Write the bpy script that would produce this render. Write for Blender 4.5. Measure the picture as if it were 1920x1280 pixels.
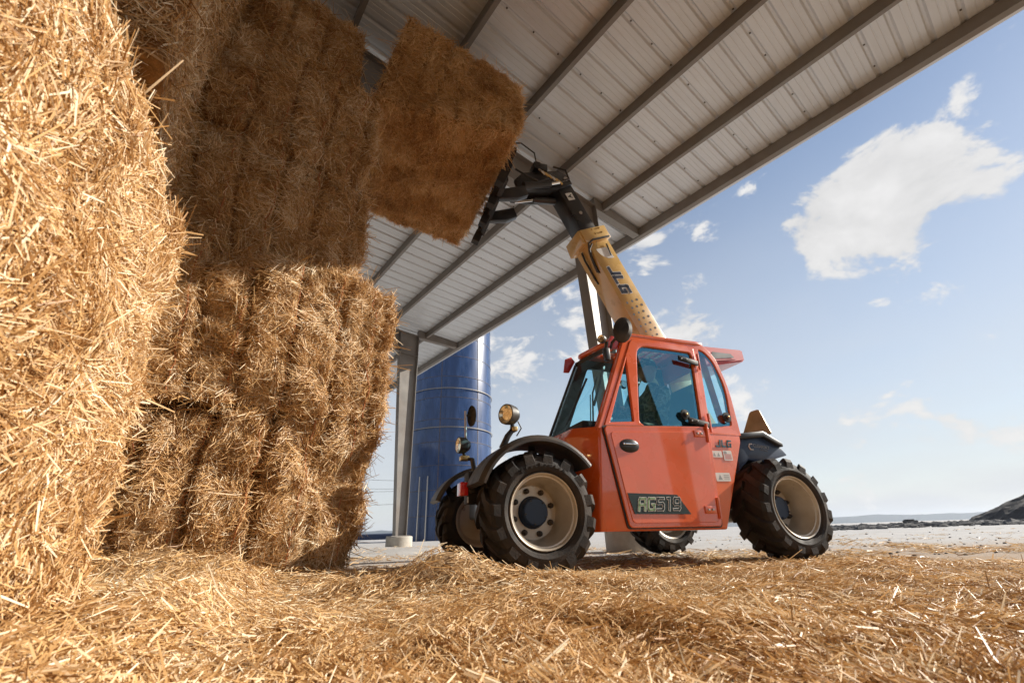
import bpy, bmesh, math, random
import numpy as np
from mathutils import Matrix, Vector
for o in list(bpy.data.objects): bpy.data.objects.remove(o)
random.seed(7); rng=np.random.default_rng(11)
S=bpy.context.scene; COL=S.collection
rad=math.radians
# ------------------------------------------------------------------ camera
PITCH,ROLL,CAMH=rad(24.1),rad(1.9),.285
F=Vector((0,math.cos(PITCH),math.sin(PITCH))); U0=Vector((0,-math.sin(PITCH),math.cos(PITCH))); R0=Vector((1,0,0))
RV=R0*math.cos(ROLL)-U0*math.sin(ROLL); UV=R0*math.sin(ROLL)+U0*math.cos(ROLL)
cd=bpy.data.cameras.new('camera'); cam=bpy.data.objects.new('camera',cd); COL.objects.link(cam)
cd.sensor_width=36; cd.sensor_fit='HORIZONTAL'; cd.lens=15.0; cd.clip_start=.05; cd.clip_end=12000
M=Matrix((RV,UV,-F)).transposed().to_4x4(); M.translation=Vector((0,0,CAMH)); cam.matrix_world=M
cd.dof.use_dof=True; cd.dof.focus_distance=3.3; cd.dof.aperture_fstop=5.0
S.camera=cam
S.cycles.max_bounces=8; S.cycles.diffuse_bounces=4; S.cycles.transparent_max_bounces=10
# ------------------------------------------------------------------ sky, sun, exposure
SUN_AZ,SUN_EL=rad(77),rad(28)
sd=Vector((math.sin(SUN_AZ)*math.cos(SUN_EL),math.cos(SUN_AZ)*math.cos(SUN_EL),math.sin(SUN_EL)))
sl=bpy.data.lights.new('sun','SUN'); sl.energy=5.0; sl.angle=rad(.53); sl.color=(1,.93,.82)
so=bpy.data.objects.new('sun',sl); COL.objects.link(so); so.rotation_euler=sd.to_track_quat('Z','Y').to_euler(); so.location=sd*50
S.view_settings.view_transform='Standard'; S.view_settings.look='None'; S.view_settings.exposure=.68; S.view_settings.gamma=1
W=bpy.data.worlds.new('World'); S.world=W; W.use_nodes=True
def world():
    nt=W.node_tree; nt.nodes.clear(); N=nt.nodes.new; L=nt.links.new
    out=N('ShaderNodeOutputWorld'); bg=N('ShaderNodeBackground'); bg.inputs['Strength'].default_value=.082; L(bg.outputs[0],out.inputs[0])
    sky=N('ShaderNodeTexSky'); sky.sky_type='NISHITA'; sky.sun_disc=False; sky.sun_elevation=SUN_EL; sky.sun_rotation=SUN_AZ
    sky.air_density=1.0; sky.dust_density=.12; sky.ozone_density=1.3
    tc=N('ShaderNodeTexCoord'); sx=N('ShaderNodeSeparateXYZ'); L(tc.outputs['Generated'],sx.inputs[0])
    def math_(op,a,b=None,clamp=False):
        m=N('ShaderNodeMath'); m.operation=op; m.use_clamp=clamp
        for i,x in enumerate((a,b)):
            if x is None: continue
            if isinstance(x,(int,float)): m.inputs[i].default_value=x
            else: L(x,m.inputs[i])
        return m.outputs[0]
    # cumulus layer: the direction is projected on a flat layer, so clouds get smaller to the horizon
    zz=math_('ADD',math_('MAXIMUM',sx.outputs[2],0),.22)
    cx=N('ShaderNodeCombineXYZ'); L(math_('DIVIDE',sx.outputs[0],zz),cx.inputs[0]); L(math_('DIVIDE',sx.outputs[1],zz),cx.inputs[1]); L(math_('MULTIPLY',sx.outputs[2],1.2),cx.inputs[2])
    n1=N('ShaderNodeTexNoise'); n1.inputs['Scale'].default_value=4.2; n1.inputs['Detail'].default_value=10; n1.inputs['Roughness'].default_value=.60; n1.inputs['Distortion'].default_value=.25; mp=N('ShaderNodeMapping'); mp.inputs['Scale'].default_value=(1.7,1.7,2.7); L(tc.outputs['Generated'],mp.inputs[0]); L(mp.outputs[0],n1.inputs[0])
    n2=N('ShaderNodeTexNoise'); n2.inputs['Scale'].default_value=.9; n2.inputs['Detail'].default_value=3; L(cx.outputs[0],n2.inputs[0])
    acc=math_('ADD',math_('MULTIPLY',math_('SUBTRACT',n1.outputs[0],.5),1.55),math_('MULTIPLY',math_('SUBTRACT',n2.outputs[0],.5),.35))
    # cumulus banks seen in the open part of the sky
    for d,r,a in CLOUDS:
        vm=N('ShaderNodeVectorMath'); vm.operation='DISTANCE'; L(tc.outputs['Generated'],vm.inputs[0]); vm.inputs[1].default_value=d
        mr=N('ShaderNodeMapRange'); mr.interpolation_type='SMOOTHSTEP'; L(vm.outputs['Value'],mr.inputs[0]); mr.inputs[1].default_value=0; mr.inputs[2].default_value=r; mr.inputs[3].default_value=a; mr.inputs[4].default_value=0
        acc=math_('ADD',acc,mr.outputs[0])
    mask=N('ShaderNodeMapRange'); mask.interpolation_type='SMOOTHSTEP'; L(acc,mask.inputs[0]); mask.inputs[1].default_value=.12; mask.inputs[2].default_value=.27
    # thin milky veil that thickens to the horizon
    veil=N('ShaderNodeMapRange'); L(sx.outputs[2],veil.inputs[0]); veil.inputs[1].default_value=.0; veil.inputs[2].default_value=.62; veil.inputs[3].default_value=.97; veil.inputs[4].default_value=.16
    n3=N('ShaderNodeTexNoise'); n3.inputs['Scale'].default_value=1.3; n3.inputs['Detail'].default_value=5; L(cx.outputs[0],n3.inputs[0])
    vv=math_('MULTIPLY',veil.outputs[0],math_('ADD',math_('MULTIPLY',n3.outputs[0],.7),.62),True)
    m0=N('ShaderNodeMix'); m0.data_type='RGBA'; L(vv,m0.inputs[0]); L(sky.outputs[0],m0.inputs[6]); m0.inputs[7].default_value=(5.5,5.65,5.85,1)
    shade=N('ShaderNodeMapRange'); L(n1.outputs[0],shade.inputs[0]); shade.inputs[1].default_value=.45; shade.inputs[2].default_value=.75; shade.inputs[3].default_value=5.6; shade.inputs[4].default_value=7.2
    cc=N('ShaderNodeCombineColor'); L(shade.outputs[0],cc.inputs[0]); L(math_('MULTIPLY',shade.outputs[0],.985),cc.inputs[1]); L(math_('MULTIPLY',shade.outputs[0],.97),cc.inputs[2])
    m1=N('ShaderNodeMix'); m1.data_type='RGBA'; L(math_('MULTIPLY',mask.outputs[0],.93),m1.inputs[0]); L(m0.outputs[2],m1.inputs[6]); L(cc.outputs[0],m1.inputs[7])
    L(m1.outputs[2],bg.inputs[0])
CLOUDS=[((.607,.595,.525),.16,.21),((.665,.56,.495),.15,.20),((.552,.665,.50),.12,.20),((.725,.50,.47),.12,.13),((.654,.618,.436),.09,.15),((.402,.822,.403),.12,.18),((.304,.769,.563),.07,.14),
        ((.668,.47,.577),.14,.10),((.60,.694,.398),.09,.08),((-.003,.949,.316),.10,.10),((.66,.744,.102),.16,.10),((.735,.661,.15),.12,.09),((.02,.985,.17),.12,.09)]
world()
# ------------------------------------------------------------------ helpers
def link(name,me,mat=None,parent=None,M=None):
    o=bpy.data.objects.new(name,me); COL.objects.link(o)
    if mat is not None and me is not None and not me.materials: me.materials.append(mat)
    if parent is not None: o.parent=parent
    if M is not None: o.matrix_basis=M
    return o
def tag(o,label,cat=None,group=None,kind=None):
    if label: o['label']=label
    if cat: o['category']=cat
    if group: o['group']=group
    if kind: o['kind']=kind
    return o
def empty(name,loc,rz=0):
    o=bpy.data.objects.new(name,None); COL.objects.link(o); o.location=loc; o.rotation_euler=(0,0,rz); return o
class B:
    """collects shapes into one bmesh"""
    def __init__(s): s.bm=bmesh.new()
    def poly(s,vs,fs):
        v=[s.bm.verts.new(p) for p in vs]
        for f in fs:
            try: s.bm.faces.new([v[i] for i in f])
            except ValueError: pass
        return s
    def box(s,a,b,M=None,bev=0):
        x0,y0,z0=a; x1,y1,z1=b
        vs=[Vector(p) for p in ((x0,y0,z0),(x1,y0,z0),(x1,y1,z0),(x0,y1,z0),(x0,y0,z1),(x1,y0,z1),(x1,y1,z1),(x0,y1,z1))]
        t=bmesh.new(); w=[t.verts.new(p) for p in vs]
        for f in ((0,3,2,1),(4,5,6,7),(0,1,5,4),(1,2,6,5),(2,3,7,6),(3,0,4,7)): t.faces.new([w[i] for i in f])
        if bev: bmesh.ops.bevel(t,geom=t.edges[:]+t.verts[:],offset=bev,segments=2,affect='EDGES',profile=.5)
        return s.merge(t,M)
    def merge(s,t,M=None):
        if M is not None: t.transform(M)
        me=bpy.data.meshes.new('tmp'); t.to_mesh(me); t.free(); s.bm.from_mesh(me); bpy.data.meshes.remove(me); return s
    def tube(s,pts,r,n=8,cap=True):
        pts=[Vector(p) for p in pts]; rs=r if isinstance(r,(list,tuple)) else [r]*len(pts); rings=[]; up=None
        for i,p in enumerate(pts):
            d=(pts[min(i+1,len(pts)-1)]-pts[max(i-1,0)]).normalized()
            if up is None: up=d.orthogonal().normalized()
            up=(up-d*up.dot(d)).normalized(); q=d.cross(up)
            rings.append([s.bm.verts.new(p+(up*math.cos(2*math.pi*k/n)+q*math.sin(2*math.pi*k/n))*rs[i]) for k in range(n)])
        for a,b in zip(rings,rings[1:]):
            for k in range(n): s.bm.faces.new((a[k],a[(k+1)%n],b[(k+1)%n],b[k]))
        if cap: s.bm.faces.new(rings[0][::-1]); s.bm.faces.new(rings[-1])
        return s
    def lathe(s,prof,n=32,M=None,closed=False):
        """prof: (r,y) pairs round the local Y axis"""
        t=bmesh.new(); rings=[]
        for r,y in prof: rings.append([t.verts.new((r*math.cos(2*math.pi*k/n),y,r*math.sin(2*math.pi*k/n))) for k in range(n)])
        pr=list(zip(rings,rings[1:]))
        if closed: pr.append((rings[-1],rings[0]))
        for a,b in pr:
            for k in range(n): t.faces.new((a[k],b[k],b[(k+1)%n],a[(k+1)%n]))
        bmesh.ops.remove_doubles(t,verts=t.verts[:],dist=1e-6)
        bmesh.ops.recalc_face_normals(t,faces=t.faces[:])
        return s.merge(t,M)
    def prism(s,poly,a,b,axis='y',bev=0):
        """polygon of (p,q) pairs extruded from a to b: axis y -> (p,t,q); x -> (t,p,q); z -> (p,q,t)"""
        f={'y':lambda p,q,t:(p,t,q),'x':lambda p,q,t:(t,p,q),'z':lambda p,q,t:(p,q,t)}[axis]
        t=bmesh.new(); lo=[t.verts.new(f(p,q,a)) for p,q in poly]; hi=[t.verts.new(f(p,q,b)) for p,q in poly]; n=len(poly)
        t.faces.new(lo); t.faces.new(hi[::-1])
        for i in range(n): t.faces.new((lo[i],hi[i],hi[(i+1)%n],lo[(i+1)%n]))
        bmesh.ops.recalc_face_normals(t,faces=t.faces[:])
        if bev: bmesh.ops.bevel(t,geom=t.edges[:]+t.verts[:],offset=bev,segments=2,affect='EDGES',profile=.5)
        return s.merge(t)
    def bar(s,p,q,w,h,up=(0,0,1),bev=0):
        p,q=Vector(p),Vector(q); d=(q-p); l=d.length; d.normalize(); x=Vector(up).cross(d)
        if x.length<1e-4: x=Vector((1,0,0)).cross(d)
        x.normalize(); u=d.cross(x); Mx=Matrix((x,u,d)).transposed().to_4x4(); Mx.translation=p
        return s.box((-w/2,-h/2,0),(w/2,h/2,l),Mx,bev)
    def out(s,name,mat,parent=None,smooth=False,M=None):
        me=bpy.data.meshes.new(name); s.bm.to_mesh(me); s.bm.free()
        if smooth:
            me.polygons.foreach_set('use_smooth',[True]*len(me.polygons))
            try: me.set_sharp_from_angle(angle=rad(25))
            except Exception: pass
        return link(name,me,mat,parent,M)
def arc(cx,cy,r,a0,a1,n): return [(cx+r*math.cos(rad(a0+(a1-a0)*i/n)),cy+r*math.sin(rad(a0+(a1-a0)*i/n))) for i in range(n+1)]
def roundpoly(pts,r,n=4):
    out=[]; m=len(pts)
    for i in range(m):
        rr=r[i] if isinstance(r,(list,tuple)) else r
        p=Vector(pts[i]).to_2d(); a=Vector(pts[i-1]).to_2d()-p; b=Vector(pts[(i+1)%m]).to_2d()-p
        ra=min(rr,a.length*.45,b.length*.45)
        if ra<1e-4: out.append(tuple(p)); continue
        A=p+a.normalized()*ra; Bq=p+b.normalized()*ra
        for k in range(n+1):
            t=k/n; q=A*(1-t)**2+p*2*t*(1-t)+Bq*t*t; out.append(tuple(q))
    return out
def plate(outer,holes,th,bev=0.0):
    """flat plate with holes in local XY, thickness along Z (0..th): returns a mesh"""
    c=bpy.data.curves.new('p','CURVE'); c.dimensions='2D'; c.fill_mode='BOTH'; c.extrude=th/2-bev; c.bevel_depth=bev; c.bevel_resolution=1
    for pl in [outer]+holes:
        sp=c.splines.new('POLY'); sp.points.add(len(pl)-1); sp.use_cyclic_u=True
        for q,(x,y) in zip(sp.points,pl): q.co=(x,y,0,1)
    o=bpy.data.objects.new('p',c); COL.objects.link(o); bpy.context.view_layer.update()
    me=bpy.data.meshes.new_from_object(o.evaluated_get(bpy.context.evaluated_depsgraph_get())); bpy.data.objects.remove(o); bpy.data.curves.remove(c)
    me.transform(Matrix.Translation((0,0,th/2))); me.materials.clear(); return me
def textmesh(s,size,ext=.001,shear=0,bold=0,align='CENTER'):
    c=bpy.data.curves.new('t','FONT'); c.body=s; c.size=size; c.extrude=ext; c.shear=shear; c.offset=bold; c.align_x=align; c.align_y='CENTER'; c.resolution_u=3
    o=bpy.data.objects.new('t',c); COL.objects.link(o); bpy.context.view_layer.update()
    me=bpy.data.meshes.new_from_object(o.evaluated_get(bpy.context.evaluated_depsgraph_get())); bpy.data.objects.remove(o); bpy.data.curves.remove(c); me.materials.clear(); return me
def frame(o,x,y,z=None):
    x=Vector(x).normalized(); y=Vector(y); y=(y-x*x.dot(y)).normalized(); z=x.cross(y); m=Matrix((x,y,z)).transposed().to_4x4(); m.translation=Vector(o); return m
# ------------------------------------------------------------------ materials
def mat(name,col,rough=.5,metal=0,coat=0,noise=0,nscale=8,bump=0,bscale=40,spec=.5,dirt=None,dscale=3,damt=.5,stretch=None):
    m=bpy.data.materials.new(name); m.use_nodes=True; nt=m.node_tree; b=nt.nodes['Principled BSDF']; N=nt.nodes.new; L=nt.links.new
    b.inputs['Base Color'].default_value=(*col,1); b.inputs['Roughness'].default_value=rough; b.inputs['Metallic'].default_value=metal; b.inputs['Coat Weight'].default_value=coat; b.inputs['Coat Roughness'].default_value=.04; b.inputs['Coat IOR'].default_value=1.65 if coat>=1 else 1.5; b.inputs['Specular IOR Level'].default_value=spec
    tc=N('ShaderNodeTexCoord'); vec=tc.outputs['Object']
    if stretch: mp=N('ShaderNodeMapping'); mp.inputs['Scale'].default_value=stretch; L(vec,mp.inputs[0]); vec=mp.outputs[0]
    cur=None
    if noise:
        n=N('ShaderNodeTexNoise'); n.inputs['Scale'].default_value=nscale; n.inputs['Detail'].default_value=6; L(vec,n.inputs[0])
        mr=N('ShaderNodeMapRange'); L(n.outputs[0],mr.inputs[0]); mr.inputs[1].default_value=.3; mr.inputs[2].default_value=.7; mr.inputs[3].default_value=1-noise; mr.inputs[4].default_value=1+noise
        mx=N('ShaderNodeMix'); mx.data_type='RGBA'; mx.blend_type='MULTIPLY'; mx.inputs[0].default_value=1; mx.inputs[6].default_value=(*col,1); L(mr.outputs[0],mx.inputs[7]); cur=mx.outputs[2]
        r2=N('ShaderNodeMapRange'); L(n.outputs[0],r2.inputs[0]); r2.inputs[1].default_value=.3; r2.inputs[2].default_value=.7; r2.inputs[3].default_value=max(rough-.1,.02); r2.inputs[4].default_value=min(rough+.1,1); L(r2.outputs[0],b.inputs['Roughness'])
    if dirt:
        n=N('ShaderNodeTexNoise'); n.inputs['Scale'].default_value=dscale; n.inputs['Detail'].default_value=8; n.inputs['Roughness'].default_value=.65; L(vec,n.inputs[0])
        mr=N('ShaderNodeMapRange'); L(n.outputs[0],mr.inputs[0]); mr.inputs[1].default_value=.42; mr.inputs[2].default_value=.68; mr.inputs[4].default_value=damt
        mx=N('ShaderNodeMix'); mx.data_type='RGBA'; L(mr.outputs[0],mx.inputs[0]); mx.inputs[7].default_value=(*dirt,1)
        if cur is None: mx.inputs[6].default_value=(*col,1)
        else: L(cur,mx.inputs[6])
        cur=mx.outputs[2]
    if cur is not None: L(cur,b.inputs['Base Color'])
    if bump:
        n=N('ShaderNodeTexNoise'); n.inputs['Scale'].default_value=bscale; n.inputs['Detail'].default_value=5; L(vec,n.inputs[0])
        bp=N('ShaderNodeBump'); bp.inputs['Strength'].default_value=bump; bp.inputs['Distance'].default_value=.01; L(n.outputs[0],bp.inputs['Height']); L(bp.outputs[0],b.inputs['Normal'])
    return m
DUST=(.30,.20,.11)
ORANGE=mat('orange_paint',(.82,.115,.010),.28,0,1.0,.04,3,dirt=(.42,.22,.11),dscale=2.6,damt=.20)
REDP=mat('red_plastic',(.55,.03,.025),.35,0,.5)
BLACK=mat('black_paint',(.011,.011,.013),.36,0,.2,.2,6,dirt=DUST,dscale=5,damt=.07)
PLASTIC=mat('black_plastic',(.022,.022,.023),.5,0,0,.2,10,dirt=DUST,dscale=4,damt=.22)
NAVY=mat('dark_hood_paint',(.018,.038,.085),.45,0,.15,.1,4,spec=.35)
MATTE=mat('matte_black_steel',(.012,.012,.013),.62,0,0,.3,9,dirt=DUST,dscale=6,damt=.15,spec=.3)
TAN=mat('tan_boom_paint',(.66,.42,.14),.32,0,.8,.06,5,dirt=(.35,.22,.1),dscale=6,damt=.22)
RUBBER=mat('tyre_rubber',(.022,.02,.019),.72,0,0,.25,14,.25,90,.35,dirt=(.13,.08,.045),dscale=5,damt=.32)
TREAD=RUBBER
RIM=mat('champagne_rim',(.60,.54,.45),.36,.35,.2,.05,8,dirt=(.35,.24,.14),dscale=6,damt=.3)
STEEL=mat('bare_steel',(.55,.53,.5),.3,.9)
BRASS=mat('brass_fitting',(.62,.43,.18),.35,.8)
CHROME=mat('chrome',(.8,.8,.8),.1,1)
GALV=mat('grey_primer_steel',(.23,.215,.2),.5,.1,0,.12,2.5,.1,60,dirt=(.16,.11,.08),dscale=1.4,damt=.45)
SHEET=mat('white_roof_sheet',(.68,.71,.75),.38,.2,0,.05,1.2,.06,30,dirt=(.36,.32,.29),dscale=.9,damt=.35,stretch=(1,.25,1))
CONC=mat('concrete',(.46,.43,.38),.85,0,0,.15,5,.4,40,dirt=(.25,.19,.13),dscale=4,damt=.5)
WHITE=mat('white_vinyl',(.78,.78,.76),.45)
GREENBLK=mat('dark_decal',(.012,.03,.03),.35)
LIME=mat('green_letter',(.20,.34,.16),.4)
GREY=mat('grey_print',(.30,.32,.34),.5)
TEALP=mat('teal_letter',(.03,.13,.17),.35)
SEATM=mat('seat_vinyl',(.02,.02,.022),.6)
SKIN=mat('skin',(.50,.27,.18),.5)
SILO=mat('blue_glass_coated_steel',(.004,.03,.11),.3,.0,.2,.18,1.1,.03,3,dirt=(.05,.11,.28),dscale=1.6,damt=.55,stretch=(1,1,.2))
RUST=mat('seam_sealant',(.05,.06,.09),.6,dirt=(.22,.11,.05),dscale=7,damt=.6)
def camo():
    m=mat('camouflage_cloth',(.12,.12,.08),.85); nt=m.node_tree; b=nt.nodes['Principled BSDF']; v=nt.nodes.new('ShaderNodeTexNoise'); v.inputs['Scale'].default_value=14; v.inputs['Detail'].default_value=2
    r=nt.nodes.new('ShaderNodeValToRGB'); r.color_ramp.interpolation='CONSTANT'; e=r.color_ramp.elements; e[0].color=(.05,.05,.03,1); e[1].position=.45; e[1].color=(.16,.15,.09,1); x=e.new(.53); x.color=(.3,.27,.19,1); x=e.new(.6); x.color=(.09,.11,.05,1)
    tc=nt.nodes.new('ShaderNodeTexCoord'); nt.links.new(tc.outputs['Object'],v.inputs[0]); nt.links.new(v.outputs[0],r.inputs[0]); nt.links.new(r.outputs[0],b.inputs['Base Color']); return m
CAMO=camo()
def glass(name,tint,ior=1.55,refl=(.6,.9,1,1)):
    m=bpy.data.materials.new(name); m.use_nodes=True; nt=m.node_tree; nt.nodes.clear(); N=nt.nodes.new; L=nt.links.new
    o=N('ShaderNodeOutputMaterial'); mx=N('ShaderNodeMixShader'); t=N('ShaderNodeBsdfTransparent'); t.inputs[0].default_value=(*tint,1); g=N('ShaderNodeBsdfGlossy'); g.inputs['Roughness'].default_value=.01; g.inputs[0].default_value=refl
    f=N('ShaderNodeFresnel'); f.inputs[0].default_value=ior; ge=N('ShaderNodeNewGeometry'); iv=N('ShaderNodeMath'); iv.operation='SUBTRACT'; iv.inputs[0].default_value=1; L(ge.outputs['Backfacing'],iv.inputs[1]); mu=N('ShaderNodeMath'); mu.operation='MULTIPLY'; L(f.outputs[0],mu.inputs[0]); L(iv.outputs[0],mu.inputs[1]); L(mu.outputs[0],mx.inputs[0]); L(t.outputs[0],mx.inputs[1]); L(g.outputs[0],mx.inputs[2]); L(mx.outputs[0],o.inputs[0]); return m
WSGLASS=glass('clear_windscreen_glass',(.78,.96,1.0),1.5)
GLASS=glass('tinted_cab_glass',(.80,.95,.98),2.9,(.28,.80,1,1))
LENS=glass('lamp_lens',(.95,.9,.8),1.5)
def straw(name,pale,mid,dark,trans=.22):
    m=bpy.data.materials.new(name); m.use_nodes=True; nt=m.node_tree; b=nt.nodes['Principled BSDF']; N=nt.nodes.new; L=nt.links.new
    a=N('ShaderNodeAttribute'); a.attribute_name='tint'; r=N('ShaderNodeValToRGB'); e=r.color_ramp.elements; e[0].color=(*dark,1); e[1].color=(*pale,1); x=e.new(.5); x.color=(*mid,1)
    L(a.outputs['Fac'],r.inputs[0]); L(r.outputs[0],b.inputs['Base Color']); b.inputs['Roughness'].default_value=.5; b.inputs['Specular IOR Level'].default_value=.5
    tr=N('ShaderNodeBsdfTranslucent'); L(r.outputs[0],tr.inputs[0]); mx=N('ShaderNodeMixShader'); mx.inputs[0].default_value=trans; L(b.outputs[0],mx.inputs[1]); L(tr.outputs[0],mx.inputs[2]); L(mx.outputs[0],nt.nodes['Material Output'].inputs[0]); return m
STRAW=straw('straw',(.95,.85,.65),(.70,.45,.20),(.34,.165,.05))
STRAWB=straw('bale_straw',(.94,.83,.63),(.67,.42,.18),(.33,.155,.042))
CORE=mat('packed_straw',(.42,.22,.075),.8,0,0,.35,30,.9,70,dirt=(.2,.095,.03),dscale=12,damt=.7)
STRAWU=straw('bounce_lit_cut_straw',(.92,.72,.44),(.73,.45,.19),(.40,.19,.06))  # cut-end straw tone, lightened and warmed: bounced floor light put into the colour
TWINE=mat('baling_twine',(.45,.16,.06),.6)
# ------------------------------------------------------------------ value noise and straw strands (numpy)
_h=rng.random((64,64,64))
def vnoise(p):
    p=np.asarray(p); i=np.floor(p).astype(int); f=p-i; f=f*f*(3-2*f); r=0
    for dx in (0,1):
        for dy in (0,1):
            for dz in (0,1):
                w=(f[:,0] if dx else 1-f[:,0])*(f[:,1] if dy else 1-f[:,1])*(f[:,2] if dz else 1-f[:,2])
                r=r+w*_h[(i[:,0]+dx)%64,(i[:,1]+dy)%64,(i[:,2]+dz)%64]
    return r
def nrmz(v): return v/np.maximum(np.linalg.norm(v,axis=1,keepdims=True),1e-9)
def strands(name,P,D,Nn,length,width,bend,material,parent=None,roll=.8,tint=None):
    """one mesh of bent straw ribbons: centre P, direction D, outward normal Nn"""
    n=len(P); D=nrmz(D); side=nrmz(np.cross(D,Nn)); up=np.cross(side,D); a=rng.normal(0,roll,n)[:,None]
    s=side*np.cos(a)+up*np.sin(a); l=length[:,None]/2; w=width[:,None]/2; b=bend[:,None]
    sw=side*rng.normal(0,.06,n)[:,None]*length[:,None]
    A=P-D*l-up*b*.5; Mi=P+up*b*.5+sw; E=P+D*l-up*b*.5
    V=np.stack([A-s*w*.8,A+s*w*.8,Mi-s*w,Mi+s*w,E-s*w*.6,E+s*w*.6],1).reshape(-1,3).astype(np.float32)
    base=(np.arange(n)*6)[:,None]; Fq=np.concatenate([base+np.array([0,1,3,2]),base+np.array([2,3,5,4])],1).reshape(-1)
    me=bpy.data.meshes.new(name); me.vertices.add(len(V)); me.vertices.foreach_set('co',V.ravel()); nf=2*n
    me.loops.add(nf*4); me.loops.foreach_set('vertex_index',Fq.astype(np.int32)); me.polygons.add(nf); me.polygons.foreach_set('loop_start',np.arange(0,nf*4,4,dtype=np.int32))
    try: me.polygons.foreach_set('loop_total',np.full(nf,4,dtype=np.int32))
    except Exception: pass
    me.update(calc_edges=True)
    if tint is None: tint=np.clip(rng.normal(.5,.24,n),0,1)
    at=me.attributes.new('tint','FLOAT','POINT'); at.data.foreach_set('value',np.repeat(tint,6).astype(np.float32))
    o=link(name,me,material,parent); o['kind']='stuff'; return o
def rtan(Nn,pref=None,spread=1.0):
    """random tangent directions, optionally gathered round a preferred one"""
    v=rng.normal(0,1,Nn.shape)
    if pref is not None: v=v*spread+np.asarray(pref)*np.sign(rng.random(len(Nn))-.5)[:,None]
    return nrmz(v-Nn*(v*Nn).sum(1,keepdims=True))
# ------------------------------------------------------------------ the bales
class Bale:
    """box with eight free corners, rounded, lumpy, grooved by its twines"""
    def __init__(s,corners,seed,groove_axis=0,grooves=5,rnd=.12,lump=.035,depth=.03):
        s.c=np.array(corners,float).reshape(2,2,2,3); s.seed=seed; s.ga=groove_axis; s.g=grooves; s.rnd=rnd; s.lump=lump; s.depth=depth
        s.cen=s.c.reshape(-1,3).mean(0)
    def pt(s,q):
        q=np.asarray(q,float); x,y,z=q[:,0],q[:,1],q[:,2]
        sp=np.stack([x*np.sqrt(np.maximum(1-y*y/2-z*z/2+y*y*z*z/3,0)),y*np.sqrt(np.maximum(1-x*x/2-z*z/2+x*x*z*z/3,0)),z*np.sqrt(np.maximum(1-x*x/2-y*y/2+x*x*y*y/3,0))],1)
        m=np.maximum(np.abs(q).max(1),1e-9); sp*=1.06
        qq=q*(1-s.rnd)+sp*s.rnd
        t=(qq+1)/2; r=0
        for i in (0,1):
            for j in (0,1):
                for k in (0,1):
                    r=r+((t[:,0] if i else 1-t[:,0])*(t[:,1] if j else 1-t[:,1])*(t[:,2] if k else 1-t[:,2]))[:,None]*s.c[i,j,k]
        out=nrmz(r-s.cen)
        nz=(vnoise(r*4+s.seed*7.3)-.5)*2*s.lump+(vnoise(r*11+s.seed*3.1)-.5)*s.lump*1.3
        gr=0
        if s.g:
            a=q[:,s.ga]*.5+.5; ph=np.abs(((a*s.g+.5*vnoise(r*1.5+s.seed))%1)-.5)*2   # 1 at groove
            gr=-s.depth*np.clip((ph-.72)/.28,0,1)**1.5
        return r+out*(nz+gr)[:,None]
    def face(s,f,a,b):
        ax,sg=f; q=np.zeros((len(a),3)); o=[i for i in range(3) if i!=ax]; q[:,ax]=sg; q[:,o[0]]=a; q[:,o[1]]=b; return q
    def sample(s,f,a,b):
        e=.01; p=s.pt(s.face(f,a,b)); pa=s.pt(s.face(f,np.clip(a+e,-1,1),b))-s.pt(s.face(f,np.clip(a-e,-1,1),b)); pb=s.pt(s.face(f,a,np.clip(b+e,-1,1)))-s.pt(s.face(f,a,np.clip(b-e,-1,1)))
        n=nrmz(np.cross(pa,pb)); n=n*np.sign(((p-s.cen)*n).sum(1,keepdims=True)); return p,n,nrmz(pa),nrmz(pb)
    def core(s,name,mat_,parent,n=30):
        vs=[];fs=[];off=0
        for f in ((0,-1),(0,1),(1,-1),(1,1),(2,-1),(2,1)):
            g=np.linspace(-1,1,n+1); A,Bq=np.meshgrid(g,g,indexing='ij'); vs.append(s.pt(s.face(f,A.ravel(),Bq.ravel())))
            k=np.arange((n+1)*(n+1)).reshape(n+1,n+1); q=np.stack([k[:-1,:-1],k[1:,:-1],k[1:,1:],k[:-1,1:]],-1).reshape(-1,4)+off; fs.append(q if (f[1]>0)!=(f[0]==1) else q[:,::-1]); off+=(n+1)**2
        me=bpy.data.meshes.new(name); me.from_pydata(np.concatenate(vs).tolist(),[],np.concatenate(fs).tolist()); bm=bmesh.new(); bm.from_mesh(me); bmesh.ops.remove_doubles(bm,verts=bm.verts[:],dist=1e-4); bm.to_mesh(me); bm.free(); me.polygons.foreach_set('use_smooth',[True]*len(me.polygons))
        return link(name,me,mat_,parent)
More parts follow.
